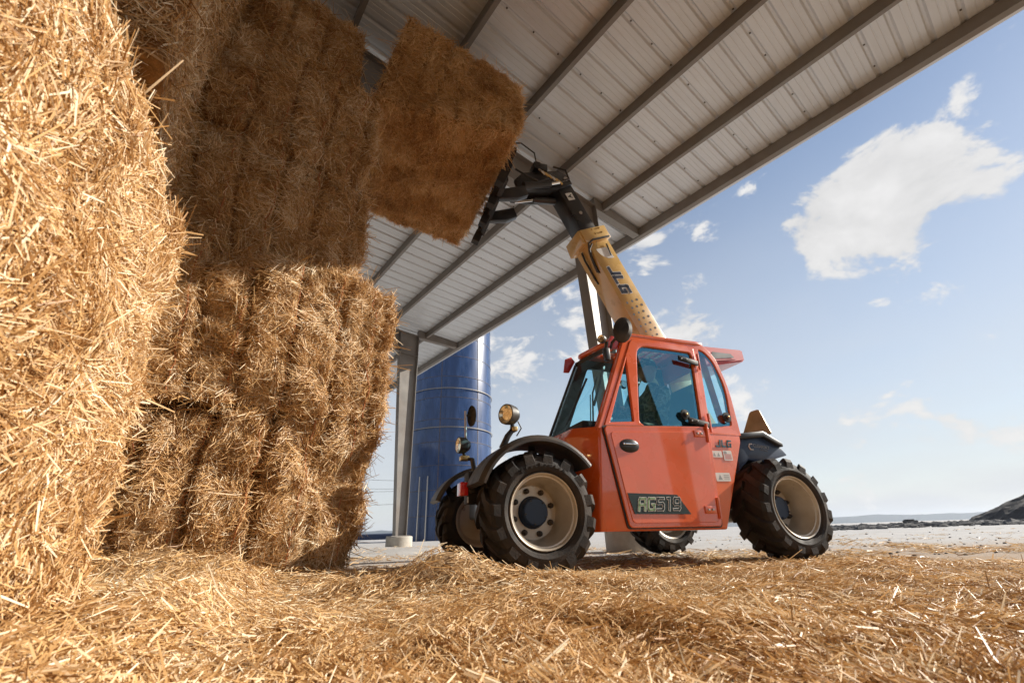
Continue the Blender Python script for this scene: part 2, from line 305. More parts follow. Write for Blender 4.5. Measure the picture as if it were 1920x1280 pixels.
def build_bale(bl,label,faces,group=None,base=None):
    """faces: list of dicts f=(axis,sign), n=count, and strand settings"""
    root=empty('straw_bale',tuple(bl.cen if base is None else base)); tag(root,label,'bale',group)
    Mi=Matrix.Translation(root.location).inverted()
    core=bl.core('packed_core',CORE,root); core.matrix_parent_inverse=Mi
    Ps=[];Ds=[];Ns=[];Ls=[];Ws=[];Bs=[];Ts=[]
    for d in faces:
        n=d['n']; lo=d.get('lo',(-1,-1)); hi=d.get('hi',(1,1))
        a=rng.uniform(lo[0],hi[0],n); b=rng.uniform(lo[1],hi[1],n)
        if d.get('keep'):
            q0=bl.face(d['f'],a,b); r0=bl.pt(q0); ph=np.abs(((q0[:,bl.ga]*.5+.5)*bl.g+.5*vnoise(r0*1.5+bl.seed))%1-.5)*2; k=(ph<.80)|(rng.random(n)<d['keep']); a,b=a[k],b[k]; n=len(a)
        p,nn,ta,tb=bl.sample(d['f'],a,b)
        pref=d.get('pref'); an=vnoise(p*d.get('comb',6)+bl.seed*1.9)*11+rng.normal(0,d.get('mess',.8),n); t=nrmz(ta*np.cos(an)[:,None]+tb*np.sin(an)[:,None]) if pref is None else rtan(nn,pref,d.get('spread',.6))
        fl=vnoise(p*5+bl.seed*2.7)-.5; th=np.abs(rng.normal(0,d.get('lift',.28),n)); L=rng.gamma(4,d.get('len',.13)/4,n)
        D=t*np.cos(th)[:,None]+nn*np.sin(th)[:,None]
        # a few strands droop out under their own weight
        loose=rng.random(n)<d.get('loose',.03); D[loose]=D[loose]*.6+nn[loose]*.7+np.array([0,0,-.45]); L[loose]*=1.5; D=nrmz(D)
        Ps.append(p+nn*(d.get('off',.006)+rng.random(n)*.016)[:,None]+D*(np.sin(th)*L*.42)[:,None]); Ds.append(D); Ns.append(nn); Ls.append(L); Ws.append(rng.uniform(*d.get('w',(.0035,.0075)),n)); Bs.append(rng.normal(0,.07,n)*L); Ts.append(np.clip(rng.normal(.5,.23,n)+fl*.5,0,1))
    o=strands('loose_straw',np.concatenate(Ps),np.concatenate(Ds),np.concatenate(Ns),np.concatenate(Ls),np.concatenate(Ws),np.concatenate(Bs),d.get('mat',STRAWB),root,tint=np.concatenate(Ts)); o.matrix_parent_inverse=Mi
    return root,Mi
def twines(bl,root,Mi,f,ks,rad_=.004):
    for a0 in ks:
        b=np.linspace(-.98,.98,24); a=np.full(24,a0)+rng.normal(0,.006,24); q=(a,b) if f[0]!=bl.ga and [i for i in range(3) if i!=f[0]][0]==bl.ga else (b,a)
        p,nn,_,_=bl.sample(f,*q); p=p+nn*.02
        o=B().tube([tuple(x) for x in p],rad_,5).out('twine',TWINE,root); o.matrix_parent_inverse=Mi
aB=rad(-39.2); LV=Vector((math.sin(aB),math.cos(aB),0)); NV=Vector((math.cos(aB),-math.sin(aB),0)); ZV=Vector((0,0,1))
def bld(n,l,z): return NV*n+LV*l+ZV*z
def boxcorners(n0,n1,l0,l1,z0,z1,yaw=0,jit=.03):
    c=[]; mid=bld((n0+n1)/2,(l0+l1)/2,0)
    for n in (n0,n1):
        for l in (l0,l1):
            for z in (z0,z1):
                p=bld(n,l,0)-mid; p.rotate(Matrix.Rotation(yaw,3,'Z')); p=p+mid+ZV*z+Vector(rng.normal(0,jit,3)); c.append(tuple(p))
    return c
GF='bales in the tall far stack'; ZH=[0,1.05,2.12,3.17,4.22,5.22]
def bales():
    Lup=np.array((0,0,1.)); fr=3.06
    far=[(1.13,0,.0),(1.19,-.05,.012),(.97,.07,-.015),(.86,-.02,.02),(.66,.09,-.02)]
    labs=['bottom straw bale of the tall far stack, sunlit, resting on the litter','sunlit bulging straw bale second from the bottom in the far stack','shaded straw bale third up in the far stack, sun on its lower corner','dark shaded straw bale fourth up in the far stack','topmost dark straw bale of the far stack under the roof']
    for i,(nr,dl,yw) in enumerate(far):
        bl=Bale(boxcorners(nr-1.5,nr,fr+dl,fr+dl+2.3,ZH[i]+.012,ZH[i+1]-.004,yw),i+1,0,5,.085,.05,.11)
        root,Mi=build_bale(bl,labs[i],[dict(f=(1,-1),n=24000,len=.095,lift=.17,loose=.012,w=(.0025,.0058),keep=.22,comb=3.5,mess=.75),dict(f=(0,1),n=6000,hi=(-.0,1),len=.11,lift=.28,loose=.04),dict(f=(2,1),n=1600,hi=(1,-.6),len=.15,loose=.1),dict(f=(2,-1),n=900,hi=(1,-.7),len=.15,loose=.1)],GF,base=bld(nr-.75,fr+dl+1.15,ZH[i]))
        twines(bl,root,Mi,(1,-1),[-.78,-.38,.02,.42,.80])
    # row along the left, in the shade
    for i in range(1,5):
        bl=Bale(boxcorners(-1.65,-.40-.03*(i%2),1.7+.06*(i%2),4.1,ZH[i]+.02,ZH[i+1]-.01,.01*(-1)**i),20+i,1,8,.07,.03,.04)
        build_bale(bl,['','shaded straw bale behind the near bale, lowest seen beside the far stack','shaded grey-brown straw bale in the corner, second of the inner column','shaded grey-brown straw bale high in the corner beside the far stack','topmost grey-brown bale of the inner column in the upper left corner'][i],[dict(f=(0,1),n=13000,len=.10,lift=.2,loose=.01,w=(.003,.006)),dict(f=(1,-1),n=9000,len=.10,lift=.2)],'bales in the inner column',base=bld(-1.0,2.9,ZH[i]))
    # the near bale at the left
    e=rad(-22); d1=Vector((math.sin(e),math.cos(e),0)); nn=Vector((math.cos(e),-math.sin(e),0)); E=Vector((-1.03,1.12,0)); c=[]
    for a in (-1.3,0):
        for s in (-2.4,.06):
            for z in (.0,1.22): c.append(tuple(E+nn*a+d1*(s-(.05 if z>1 else 0))+ZV*(z+rng.normal(0,.01))))
    bl=Bale(c,41,1,6,.10,.04,.03)
    dn=np.array(d1)
    build_bale(bl,'big sunlit straw bale filling the left edge, closest to the camera',[dict(f=(0,1),n=90000,lo=(.0,-1),hi=(1,1),len=.060,lift=.16,loose=.003,w=(.0018,.0042),comb=8,mess=.9),dict(f=(2,1),n=7000,lo=(.2,.0),hi=(1,1),len=.065,lift=.3,loose=.01),dict(f=(1,1),n=9000,lo=(.3,-1),hi=(1,1),len=.065,lift=.3,loose=.02)],base=tuple(E-d1*1.2-nn*.65))
    return
bales()
def held_bale():
    # a slightly skewed block, tipped back on the carriage: corners in metres
    c=[(0.162, 3.322, 4.235), (0.228, 3.417, 5.12), (-0.755, 5.159, 4.135), (-0.502, 5.152, 5.249), (-1.309, 2.876, 4.247), (-0.984, 2.822, 5.465), (-1.982, 4.601, 4.397), (-1.764, 4.615, 5.463)]
    m=(-0.939, 3.988, 4.256)
    bl=Bale(c,77,0,6,.06,.05,.06)
    build_bale(bl,'straw bale held high by the loader under the roof',[dict(f=(2,-1),n=80000,len=.042,lift=.75,loose=0,w=(.0028,.0056),off=.0),dict(f=(2,-1),n=3500,len=.10,lift=.18,loose=.08,w=(.003,.006)),dict(f=(1,-1),n=20000,len=.10,lift=.2,loose=.015,w=(.003,.006),keep=.22,comb=3.5,mess=.75),dict(f=(0,1),n=5000,len=.13,lift=.35,loose=.03),dict(f=(0,-1),n=6000,len=.10,lift=.4,loose=.01),dict(f=(1,1),n=1500,len=.12),dict(f=(2,1),n=1500,len=.12,mat=STRAWU)],base=tuple(m))
held_bale()
# ------------------------------------------------------------------ ground
def ground_h(x,y):
    x=np.asarray(x,float); y=np.asarray(y,float); p=np.stack([x,y,np.zeros_like(x)],1)
    near=1/(1+np.exp((y-2.75-.25*np.sin(x*1.7)-.05*x)*5))          # straw cover fades behind this line
    h=near*(.028*vnoise(p*2.2+3)+.035*vnoise(p*5.1+9)+.012*vnoise(p*13))
    h=h+.17*np.exp(-(((x+.36)/.27)**2+((y-2.35)/.20)**2))+.06*np.exp(-(((x+.75)/.2)**2+((y-2.2)/.15)**2))+.05*np.exp(-(((x-.15)/.4)**2+((y-2.3)/.18)**2))
    nl=x*NV.x+y*NV.y; ll=x*LV.x+y*LV.y
    h=h+.11*np.exp(-np.maximum(0,3.0-ll)**2/.10)*np.exp(-np.maximum(0,nl-.9)**2/.06)*(ll<3.4)*(nl<1.6)*(.5+vnoise(p*4))
    h=h+.10*np.exp(-np.maximum(0,(x+.93)*.927+(y-1.1)*.375)**2/.03)*(y<2.4)
    far=np.exp(-(((x+3.2)/1.1)**2+((y-11.6)/.8)**2))*.05+np.exp(-(((x+2.1)/.9)**2+((y-8.6)/.6)**2))*.09
    h=h+far*(.6+.6*vnoise(p*3))+.03*np.exp(-(((x-2.0)/.8)**2+((y-2.75)/.25)**2))
    return h
def make_ground():
    # one sheet: fine grid near the camera, coarse rings out to the horizon
    xs=np.concatenate([-np.geomspace(4000,6.2,26),np.linspace(-6,6,150),np.geomspace(6.2,4000,26)]); ys=np.concatenate([[-60,-20,-6,-2,-.5],np.linspace(0,7,120),np.geomspace(7.2,16,40),np.geomspace(17,6000,26)])
    X,Y=np.meshgrid(xs,ys,indexing='ij'); Zh=ground_h(X.ravel(),Y.ravel()).reshape(X.shape)
    r=np.hypot(X,Y); Zh=Zh-np.clip((r-55)/400,0,None)*3.0*(r<6500)*.35
    n,m=X.shape; k=np.arange(n*m).reshape(n,m); q=np.stack([k[:-1,:-1],k[1:,:-1],k[1:,1:],k[:-1,1:]],-1).reshape(-1,4)
    me=bpy.data.meshes.new('ground'); me.from_pydata(np.stack([X,Y,Zh],-1).reshape(-1,3).tolist(),[],q.tolist()); me.polygons.foreach_set('use_smooth',[True]*len(me.polygons))
    mt=bpy.data.materials.new('yard_surface'); mt.use_nodes=True; nt=mt.node_tree; b=nt.nodes['Principled BSDF']; N=nt.nodes.new; L=nt.links.new
    tc=N('ShaderNodeTexCoord'); sx=N('ShaderNodeSeparateXYZ'); L(tc.outputs['Object'],sx.inputs[0])
    n1=N('ShaderNodeTexNoise'); n1.inputs['Scale'].default_value=1.1; n1.inputs['Detail'].default_value=8; n1.inputs['Roughness'].default_value=.65; L(tc.outputs['Object'],n1.inputs[0])
    n2=N('ShaderNodeTexNoise'); n2.inputs['Scale'].default_value=38; n2.inputs['Detail'].default_value=6; L(tc.outputs['Object'],n2.inputs[0])
    yard=N('ShaderNodeValToRGB'); e=yard.color_ramp.elements; e[0].position=.3; e[0].color=(.24,.225,.21,1); e[1].position=.7; e[1].color=(.44,.43,.42,1); L(n1.outputs[0],yard.inputs[0])
    g2=N('ShaderNodeMix'); g2.data_type='RGBA'; g2.blend_type='MULTIPLY'; g2.inputs[0].default_value=.5; L(yard.outputs[0],g2.inputs[6]); L(n2.outputs[0],g2.inputs[7])
    g3=N('ShaderNodeMix'); g3.data_type='RGBA'; g3.blend_type='ADD'; g3.inputs[0].default_value=.16; L(g2.outputs[2],g3.inputs[6]); g3.inputs[7].default_value=(1,.97,.94,1)
    # chaff ground into the surface near the bales and under the roof
    ch=N('ShaderNodeMapRange'); L(sx.outputs[1],ch.inputs[0]); ch.inputs[1].default_value=2.4; ch.inputs[2].default_value=7.5; ch.inputs[3].default_value=1.05; ch.inputs[4].default_value=-.1
    ad=N('ShaderNodeMath'); ad.operation='ADD'; L(ch.outputs[0],ad.inputs[0]); mm=N('ShaderNodeMath'); mm.operation='MULTIPLY_ADD'; L(n1.outputs[0],mm.inputs[0]); mm.inputs[1].default_value=1.8; mm.inputs[2].default_value=-.9; L(mm.outputs[0],ad.inputs[1]); ad.use_clamp=True
    cf=N('ShaderNodeValToRGB'); e=cf.color_ramp.elements; e[0].position=.3; e[0].color=(.16,.085,.035,1); e[1].position=.72; e[1].color=(.42,.26,.11,1); L(n2.outputs[0],cf.inputs[0])
    mx=N('ShaderNodeMix'); mx.data_type='RGBA'; L(ad.outputs[0],mx.inputs[0]); L(g3.outputs[2],mx.inputs[6]); L(cf.outputs[0],mx.inputs[7]); L(mx.outputs[2],b.inputs['Base Color']); b.inputs['Roughness'].default_value=.9
    bp=N('ShaderNodeBump'); bp.inputs['Strength'].default_value=.5; bp.inputs['Distance'].default_value=.02; L(n2.outputs[0],bp.inputs['Height']); L(bp.outputs[0],b.inputs['Normal'])
    g=link('ground',me,mt); tag(g,'pale gravel farmyard running to the horizon',kind='structure')
make_ground()
# ------------------------------------------------------------------ loose straw on the floor
def litter():
    def lay(n,xy,len_,w,lift,tint_mu=.55,drop=0):
        x,y=xy; p=np.stack([x,y,ground_h(x,y)],1); e=.03
        nn=nrmz(np.stack([-(ground_h(x+e,y)-ground_h(x-e,y))/(2*e),-(ground_h(x,y+e)-ground_h(x,y-e))/(2*e),np.ones_like(x)],1))
        cl=vnoise(np.stack([x*3,y*3,x*0],1)); ang=vnoise(np.stack([x*1.3+5,y*1.3,x*0],1))*9+rng.normal(0,1.3,n); t=np.stack([np.cos(ang),np.sin(ang),0*ang],1); t=nrmz(t-nn*(t*nn).sum(1,keepdims=True))
        th=np.abs(rng.normal(0,lift,n)); L=rng.gamma(3.2,len_/3.2,n); D=t*np.cos(th)[:,None]+nn*np.sin(th)[:,None]
        p=p+nn*(rng.random(n)*.022+.003-drop)[:,None]+D*(np.sin(th)*L*.45)[:,None]
        return p,D,nn,L,rng.uniform(*w,n),rng.normal(0,.07,n)*L,np.clip(rng.normal(tint_mu,.25,n)+(cl-.5)*.35,0,1)
    # dense litter in front: sampled evenly in view angle so near and far look equally full
    n=250000; yy=1/rng.uniform(1/3.3,1/.58,n); xx=rng.uniform(-1.35,1.35,n)*yy+rng.normal(0,.05,n)
    keep=rng.random(n)<1/(1+np.exp((yy-2.8-.25*np.sin(xx*1.7)-.05*xx-.7*(xx<-.45))*7))*np.clip(.25+1.5*vnoise(np.stack([xx*1.7,yy*1.7,xx*0+7],1)),.15,1); xx,yy=xx[keep],yy[keep]
    A=lay(len(xx),(xx,yy),.060,(.0017,.0052),.19,.47)
    o=strands('straw_litter',*A[:6],STRAW,tint=A[6]); tag(o,'loose golden straw strewn thickly over the floor in front','straw litter')
    n=70000; yy=1/rng.uniform(1/3.0,1/.6,n); xx=rng.uniform(-1.35,1.35,n)*yy
    A=lay(n,(xx,yy),.018,(.002,.006),.3,.5)
    o=strands('chaff',*A[:6],STRAW,tint=A[6]); tag(o,'short broken chaff between the straw in front','chaff')
    # thin patches farther out, round the machine and the columns
    n=52000; yy=1/rng.uniform(1/13.,1/2.7,n); xx=rng.uniform(-1.2,1.25,n)*yy
    pn=vnoise(np.stack([xx*.9,yy*.9,xx*0+4],1))+.35*vnoise(np.stack([xx*3,yy*3,xx*0+1],1)); under=np.exp(-(((xx-.8)/1.6)**2+((yy-4.0)/1.0)**2))+np.exp(-(((xx+2.5)/1.6)**2+((yy-9.5)/2.6)**2))
    keep=rng.random(n)<np.clip((pn-.66)*2.2+under*.8-.03*np.clip(yy-5,0,9),.012,1); xx,yy=xx[keep],yy[keep]
    A=lay(len(xx),(xx,yy),.11,(.004,.009),.12,.5)
    o=strands('straw_scatter',*A[:6],STRAW,tint=A[6]); tag(o,'thin scattered straw on the yard round the loader','straw litter')
litter()
# ------------------------------------------------------------------ far land
def far_land():
    def ridge(name,x0,x1,y,h,seed,mt,lab,depth=250,n=160,base=-60):
        xs=np.linspace(x0,x1,n); p=np.stack([xs*6/(x1-x0)*8,np.full(n,seed),np.zeros(n)],1); top=h*(.45+.6*vnoise(p)+.18*vnoise(p*6)+.10*vnoise(p*19))
        vs=[];fs=[]
        for i in range(n): vs+= [(xs[i],y,base),(xs[i],y+depth*.1,top[i]),(xs[i],y+depth,top[i]*.9),(xs[i],y+depth*1.1,base)]
        for i in range(n-1):
            for k in range(3): a=i*4+k; fs.append((a,a+1,a+5,a+4))
        o=B().poly(vs,fs).out(name,mt,smooth=True); tag(o,lab,kind='structure')
    wood=mat('far_woodland',(.05,.075,.06),.95,0,0,.4,.02); ridge('hills',-4200,5200,3800,46,3.3,wood,'low wooded hills along the horizon')
    dk=mat('dark_rubble',(.07,.066,.065),.95,0,0,.5,1.5,.8,6); 
    # broken edge of the yard: stones of many sizes
    rk=B()
    for i in range(1900):
        y=random.uniform(17,34); x=y*random.uniform(.62,1.35)+random.gauss(0,.5); s=abs(random.gauss(.05,.06))+.03; b2=bmesh.new(); bmesh.ops.create_icosphere(b2,subdivisions=1,radius=s)
        for v in b2.verts: v.co=Vector((v.co.x*random.uniform(.7,1.7),v.co.y*random.uniform(.7,1.4),v.co.z*random.uniform(.4,.8)))
        rk.merge(b2,Matrix.Translation((x,y,.0)))
    o=rk.out('rubble',dk); tag(o,'band of dark rubble stones along the far edge of the yard','rubble',kind='stuff')
    pb=B()
    for i in range(230):
        y=1/random.uniform(1/26,1/4.); x=random.uniform(.3,1.25)*y; s=random.uniform(.005,.017)*(1 if y<10 else 1.5); b2=bmesh.new(); bmesh.ops.create_icosphere(b2,subdivisions=1,radius=s); pb.merge(b2,Matrix.Translation((x,y,s*.3))@Matrix.Diagonal((1.3,1,.7,1)))
    o=pb.out('pebbles',dk); tag(o,'dark pebbles and crumbs scattered on the pale yard','pebbles',kind='stuff')
    # soil heap at the right
    n=60; xs=np.linspace(-1,1,n); X,Y=np.meshgrid(xs,xs,indexing='ij'); r=np.hypot(X,Y); p=np.stack([X.ravel()*5,Y.ravel()*5,0*X.ravel()],1)
    Zh=(np.clip(1-r,0,None)**.95*(5.4)+(vnoise(p)-.5).reshape(X.shape)*.55*(r<.97)+(vnoise(p*3.7)-.5).reshape(X.shape)*.22*(r<.97)-.15); k=np.arange(n*n).reshape(n,n); q=np.stack([k[:-1,:-1],k[1:,:-1],k[1:,1:],k[:-1,1:]],-1).reshape(-1,4)
    me=bpy.data.meshes.new('soil_heap'); me.from_pydata(np.stack([X*12+56,Y*11+42,Zh],-1).reshape(-1,3).tolist(),[],q.tolist())
    soil=mat('dark_soil',(.03,.025,.023),.95,0,0,.4,1.2,1.0,5); o=link('soil_heap',me,soil); tag(o,'dark conical heap of soil at the right edge beyond the yard','soil heap')
    o=B().box((-.45,-.3,0),(.45,.3,.32),None,.05).box((-.35,-.25,.32),(.2,.25,.40),None,.03).out('block_pile',dk,M=Matrix.Translation((33.5,40,-.1))); tag(o,'low dark block beside the foot of the soil heap','block')
    o=B().prism([(-1.2,-.4),(1.2,-.4),(.9,.5),(.2,.72),(-.8,.6)],-22,22,'x').out('berm',mat('dark_tarp',(.012,.02,.05),.5,0,0,.3,.8,.4,3),M=Matrix.Translation((-20,62,0))); tag(o,'low dark berm on the horizon left of the grey column','berm')
    for k,(za,zb) in enumerate([(9.2,7.6),(7.6,6.9),(7.1,6.7),(5.2,5.2)]):
        a=Vector((-34,60,za)); b=Vector((-4,64,zb)); pts=[a.lerp(b,t/12)+Vector((0,0,-.9*4*(t/12)*(1-t/12))) for t in range(13)]
        o=B().tube(pts,.02,5).out('power_cable',PLASTIC); tag(o,['highest of the dark cables strung left of the column','second of the dark cables strung left of the column','third of the dark cables strung left of the column','lowest level cable strung left of the column'][k],'cable','overhead cables')
far_land()
# ------------------------------------------------------------------ the shed
SLOPE=rad(3.0); EN,EZ=7.04,6.03; PUR=1.28
def roofz(n): return EZ+.20+(EN-n)*math.tan(SLOPE)      # underside plane of the sheets
def shed():
    root=empty('hay_shed',bld(5.5,4.1,0)); tag(root,'open steel hay shed with grey frame and ribbed white roof','shed'); Mi=Matrix.Translation(root.location).inverted()
    def add(b,name,mt,smooth=False,parent=root):
        o=b.out(name,mt,parent,smooth); o.matrix_parent_inverse=Mi if parent is root else Matrix.Identity(4); return o
    NI=-13.0; L0,L1=-3.95,28.0; up=Vector((-NV.x*math.sin(SLOPE)*-1,0,0))
    sdir=(NV*-math.cos(SLOPE)+ZV*math.sin(SLOPE)); nrm=LV.cross(sdir); nrm=nrm if nrm.z>0 else -nrm
    # roof sheets: 0.914 m wide, three major ribs each, small stiffening lines between
    prof=[]; 
    for k in range(3):
        x=k*.3048; prof+=[(x,0),(x+.022,.0),(x+.045,.034),(x+.075,.034),(x+.098,0),(x+.155,0),(x+.160,.004),(x+.168,.004),(x+.173,0),(x+.228,0),(x+.233,.004),(x+.241,.004),(x+.246,0)]
    prof.append((.9144,0))
    ln=(EN+.05-NI)/math.cos(SLOPE); vs=[];fs=[]
    for (x,z) in prof:
        for t in (0,ln): vs.append((x,t,z))
    for i in range(len(prof)-1): a=2*i; fs.append((a,a+1,a+3,a+2))
    me=bpy.data.meshes.new('roof_sheet'); me.from_pydata(vs,[],fs); me.materials.append(SHEET)
    # small holes of screws along every lap rib
    sc=bpy.data.meshes.new('screw_row'); bs=B()
    for t in np.arange(.35,ln,.46):
        bs.box((.053,t-.006,-.004+.034),(.067,t+.006,.040)); bs.box((.050,t-.010,.026),(.070,t+.010,.0338))
    bs.bm.to_mesh(sc); bs.bm.free(); sc.materials.append(PLASTIC)
    k=0; l=L0
    while l<L1:
        o=bpy.data.objects.new('roof_sheet',me); COL.objects.link(o); o.parent=root; Mx=Matrix((LV,sdir,nrm)).transposed().to_4x4(); Mx.translation=bld(EN+.05,l,0)+ZV*(roofz(EN+.05)+.001); o.matrix_parent_inverse=Mi; o.matrix_basis=Mx
        s2=bpy.data.objects.new('screw_row',sc); COL.objects.link(s2); s2.parent=o; s2['kind']='stuff'
        l+=.9144; k+=1
    # outer skin of the roof, and eave strut with its flanges
    frames=[-3.3,4.1,11.5,18.9,26.3]
    def chan(n,name,depth=.20,fl=.065,lip=.018):
        """C-shaped purlin along the building at distance n, web on the inner side"""
        zt=roofz(n)-.004; pr=[(0,0),(fl,0),(fl,-lip),(fl-.003,-lip),(fl-.003,-.003),(.003,-.003),(.003,-depth+.003),(fl-.003,-depth+.003),(fl-.003,-depth+lip),(fl,-depth+lip),(fl,-depth),(0,-depth)]
        b=B(); vs=[];m=len(pr)
        for ll in (L0,L1):
            for (a,z) in pr: vs.append(tuple(bld(n+a,ll,zt+z)))
        b.poly(vs,[(i,(i+1)%m,(i+1)%m+m,i+m) for i in range(m)]); add(b,name,GALV)
    for i in range(1,15): chan(EN-.02-PUR*i,'purlin')
    b=B(); pr=[(0,.0),(.09,.0),(.09,-.02),(.012,-.02),(.012,-.17),(.09,-.19),(.09,-.215),(-.002,-.20),(-.002,.0)]; vs=[]
    for ll in (L0,L1):
        for (a,z) in pr: vs.append(tuple(bld(EN-.11+a,ll,roofz(EN)-.004+z)))
    m=len(pr); b.poly(vs,[(i,(i+1)%m,(i+1)%m+m,i+m) for i in range(m)]); add(b,'eave_strut',GALV)
    b=B(); pr=[(0,.05),(.004,.05),(.004,-.20),(-.05,-.20),(-.05,-.196),(0,-.196)]; vs=[]
    for ll in (L0,L1):
        for (a,z) in pr: vs.append(tuple(bld(EN+.055+a,ll,roofz(EN)+z)))
    m=len(pr); b.poly(vs,[(i,(i+1)%m,(i+1)%m+m,i+m) for i in range(m)]); add(b,'fascia_trim',SHEET)
    we=B(); wp=[(n_,z_) for n_,z_ in ((NI,0),(1.9,0))]; x=NI; vs=[];fs=[]  # unseen partial gable sheet, added to hold sky light off the bale stack
    while x<1.9:
        for (a,z) in ((0,0),(.022,0),(.045,.034),(.075,.034),(.098,0)):
            for zz in (0,roofz(x+a)-.21): vs.append(tuple(bld(x+a,L0-.05-z,zz)))
        x+=.3048
    we.poly(vs,[(2*i,2*i+1,2*i+3,2*i+2) for i in range(len(vs)//2-1)]); add(we,'added_shade_wall',SHEET)
    # frames: tapered column, tapered rafter, overhang bracket, round plinth
    CN=5.5
    for fi,fl in enumerate(frames):
        cb=B(); zt=roofz(CN)-.22; w=.20; wi0,wi1=.30,.62
        def q(n,l,z): return tuple(bld(n,fl+l,z))
        # outer flange, web, inner flange of the column
        for (n0,n1) in (((CN-.014,CN),(CN-.014,CN)),((CN-wi0-.014,CN-wi0),(CN-wi1-.014,CN-wi1))):
            a0,a1=n0; c0,c1=n1
            cb.poly([q(a0,-w/2,.30),q(a1,-w/2,.30),q(a1,w/2,.30),q(a0,w/2,.30),q(c0,-w/2,zt),q(c1,-w/2,zt),q(c1,w/2,zt),q(c0,w/2,zt)],[(0,3,2,1),(4,5,6,7),(0,1,5,4),(1,2,6,5),(2,3,7,6),(3,0,4,7)])
        cb.poly([q(CN-.014,-.005,.30),q(CN-wi0,-.005,.30),q(CN-wi1,-.005,zt),q(CN-.014,-.005,zt),q(CN-.014,.005,.30),q(CN-wi0,.005,.30),q(CN-wi1,.005,zt),q(CN-.014,.005,zt)],[(0,1,2,3),(7,6,5,4),(0,3,7,4),(1,5,6,2)])
        cb.poly([q(CN-.45,-.16,.285),q(CN+.08,-.16,.285),q(CN+.08,.16,.285),q(CN-.45,.16,.285),q(CN-.45,-.16,.305),q(CN+.08,-.16,.305),q(CN+.08,.16,.305),q(CN-.45,.16,.305)],[(0,3,2,1),(4,5,6,7),(0,1,5,4),(1,2,6,5),(2,3,7,6),(3,0,4,7)])
        add(cb,'column',GALV)
        rb=B(); n0,n1=CN-.02,-9.0; d0,d1=.70,.42
        def rz(n): return roofz(n)-.212
        def rbot(n): t=(n0-n)/(n0-n1); return rz(n)-(d0*(1-t)+d1*t)
        for off in (0,1):
            f=(lambda n:rz(n)) if off==0 else rbot
            rb.poly([q(n0,-.09,f(n0)),q(n1,-.09,f(n1)),q(n1,.09,f(n1)),q(n0,.09,f(n0)),q(n0,-.09,f(n0)-.014),q(n1,-.09,f(n1)-.014),q(n1,.09,f(n1)-.014),q(n0,.09,f(n0)-.014)],[(0,1,2,3),(7,6,5,4),(0,4,5,1),(1,5,6,2),(2,6,7,3),(3,7,4,0)])
        rb.poly([q(n0,-.006,rz(n0)-.014),q(n1,-.006,rz(n1)-.014),q(n1,-.006,rbot(n1)),q(n0,-.006,rbot(n0)),q(n0,.006,rz(n0)-.014),q(n1,.006,rz(n1)-.014),q(n1,.006,rbot(n1)),q(n0,.006,rbot(n0))],[(0,1,2,3),(7,6,5,4),(0,3,7,4),(1,5,6,2)])
        add(rb,'rafter',GALV)
        ob=B(); o0,o1=CN+.002,EN-.13
        ob.poly([q(o0,-.075,roofz(o0)-.01),q(o1,-.075,roofz(o1)-.01),q(o1,.075,roofz(o1)-.01),q(o0,.075,roofz(o0)-.01),q(o0,-.075,roofz(o0)-.27),q(o1,-.075,roofz(o1)-.205),q(o1,.075,roofz(o1)-.205),q(o0,.075,roofz(o0)-.27)],[(0,1,2,3),(7,6,5,4),(0,4,5,1),(1,5,6,2),(2,6,7,3),(3,7,4,0)]); add(ob,'overhang_bracket',GALV)
        if fi in (1,2,3):
            pb=B().lathe([(0,-.2),(.34,-.2),(.34,.262),(.325,.283),(0,.283)],28,Matrix.Rotation(rad(90),4,'X')); o=pb.out('plinth',CONC,root,True); o.matrix_parent_inverse=Mi; o.matrix_basis=Matrix.Translation(bld(CN-.16,fl,0))
shed()
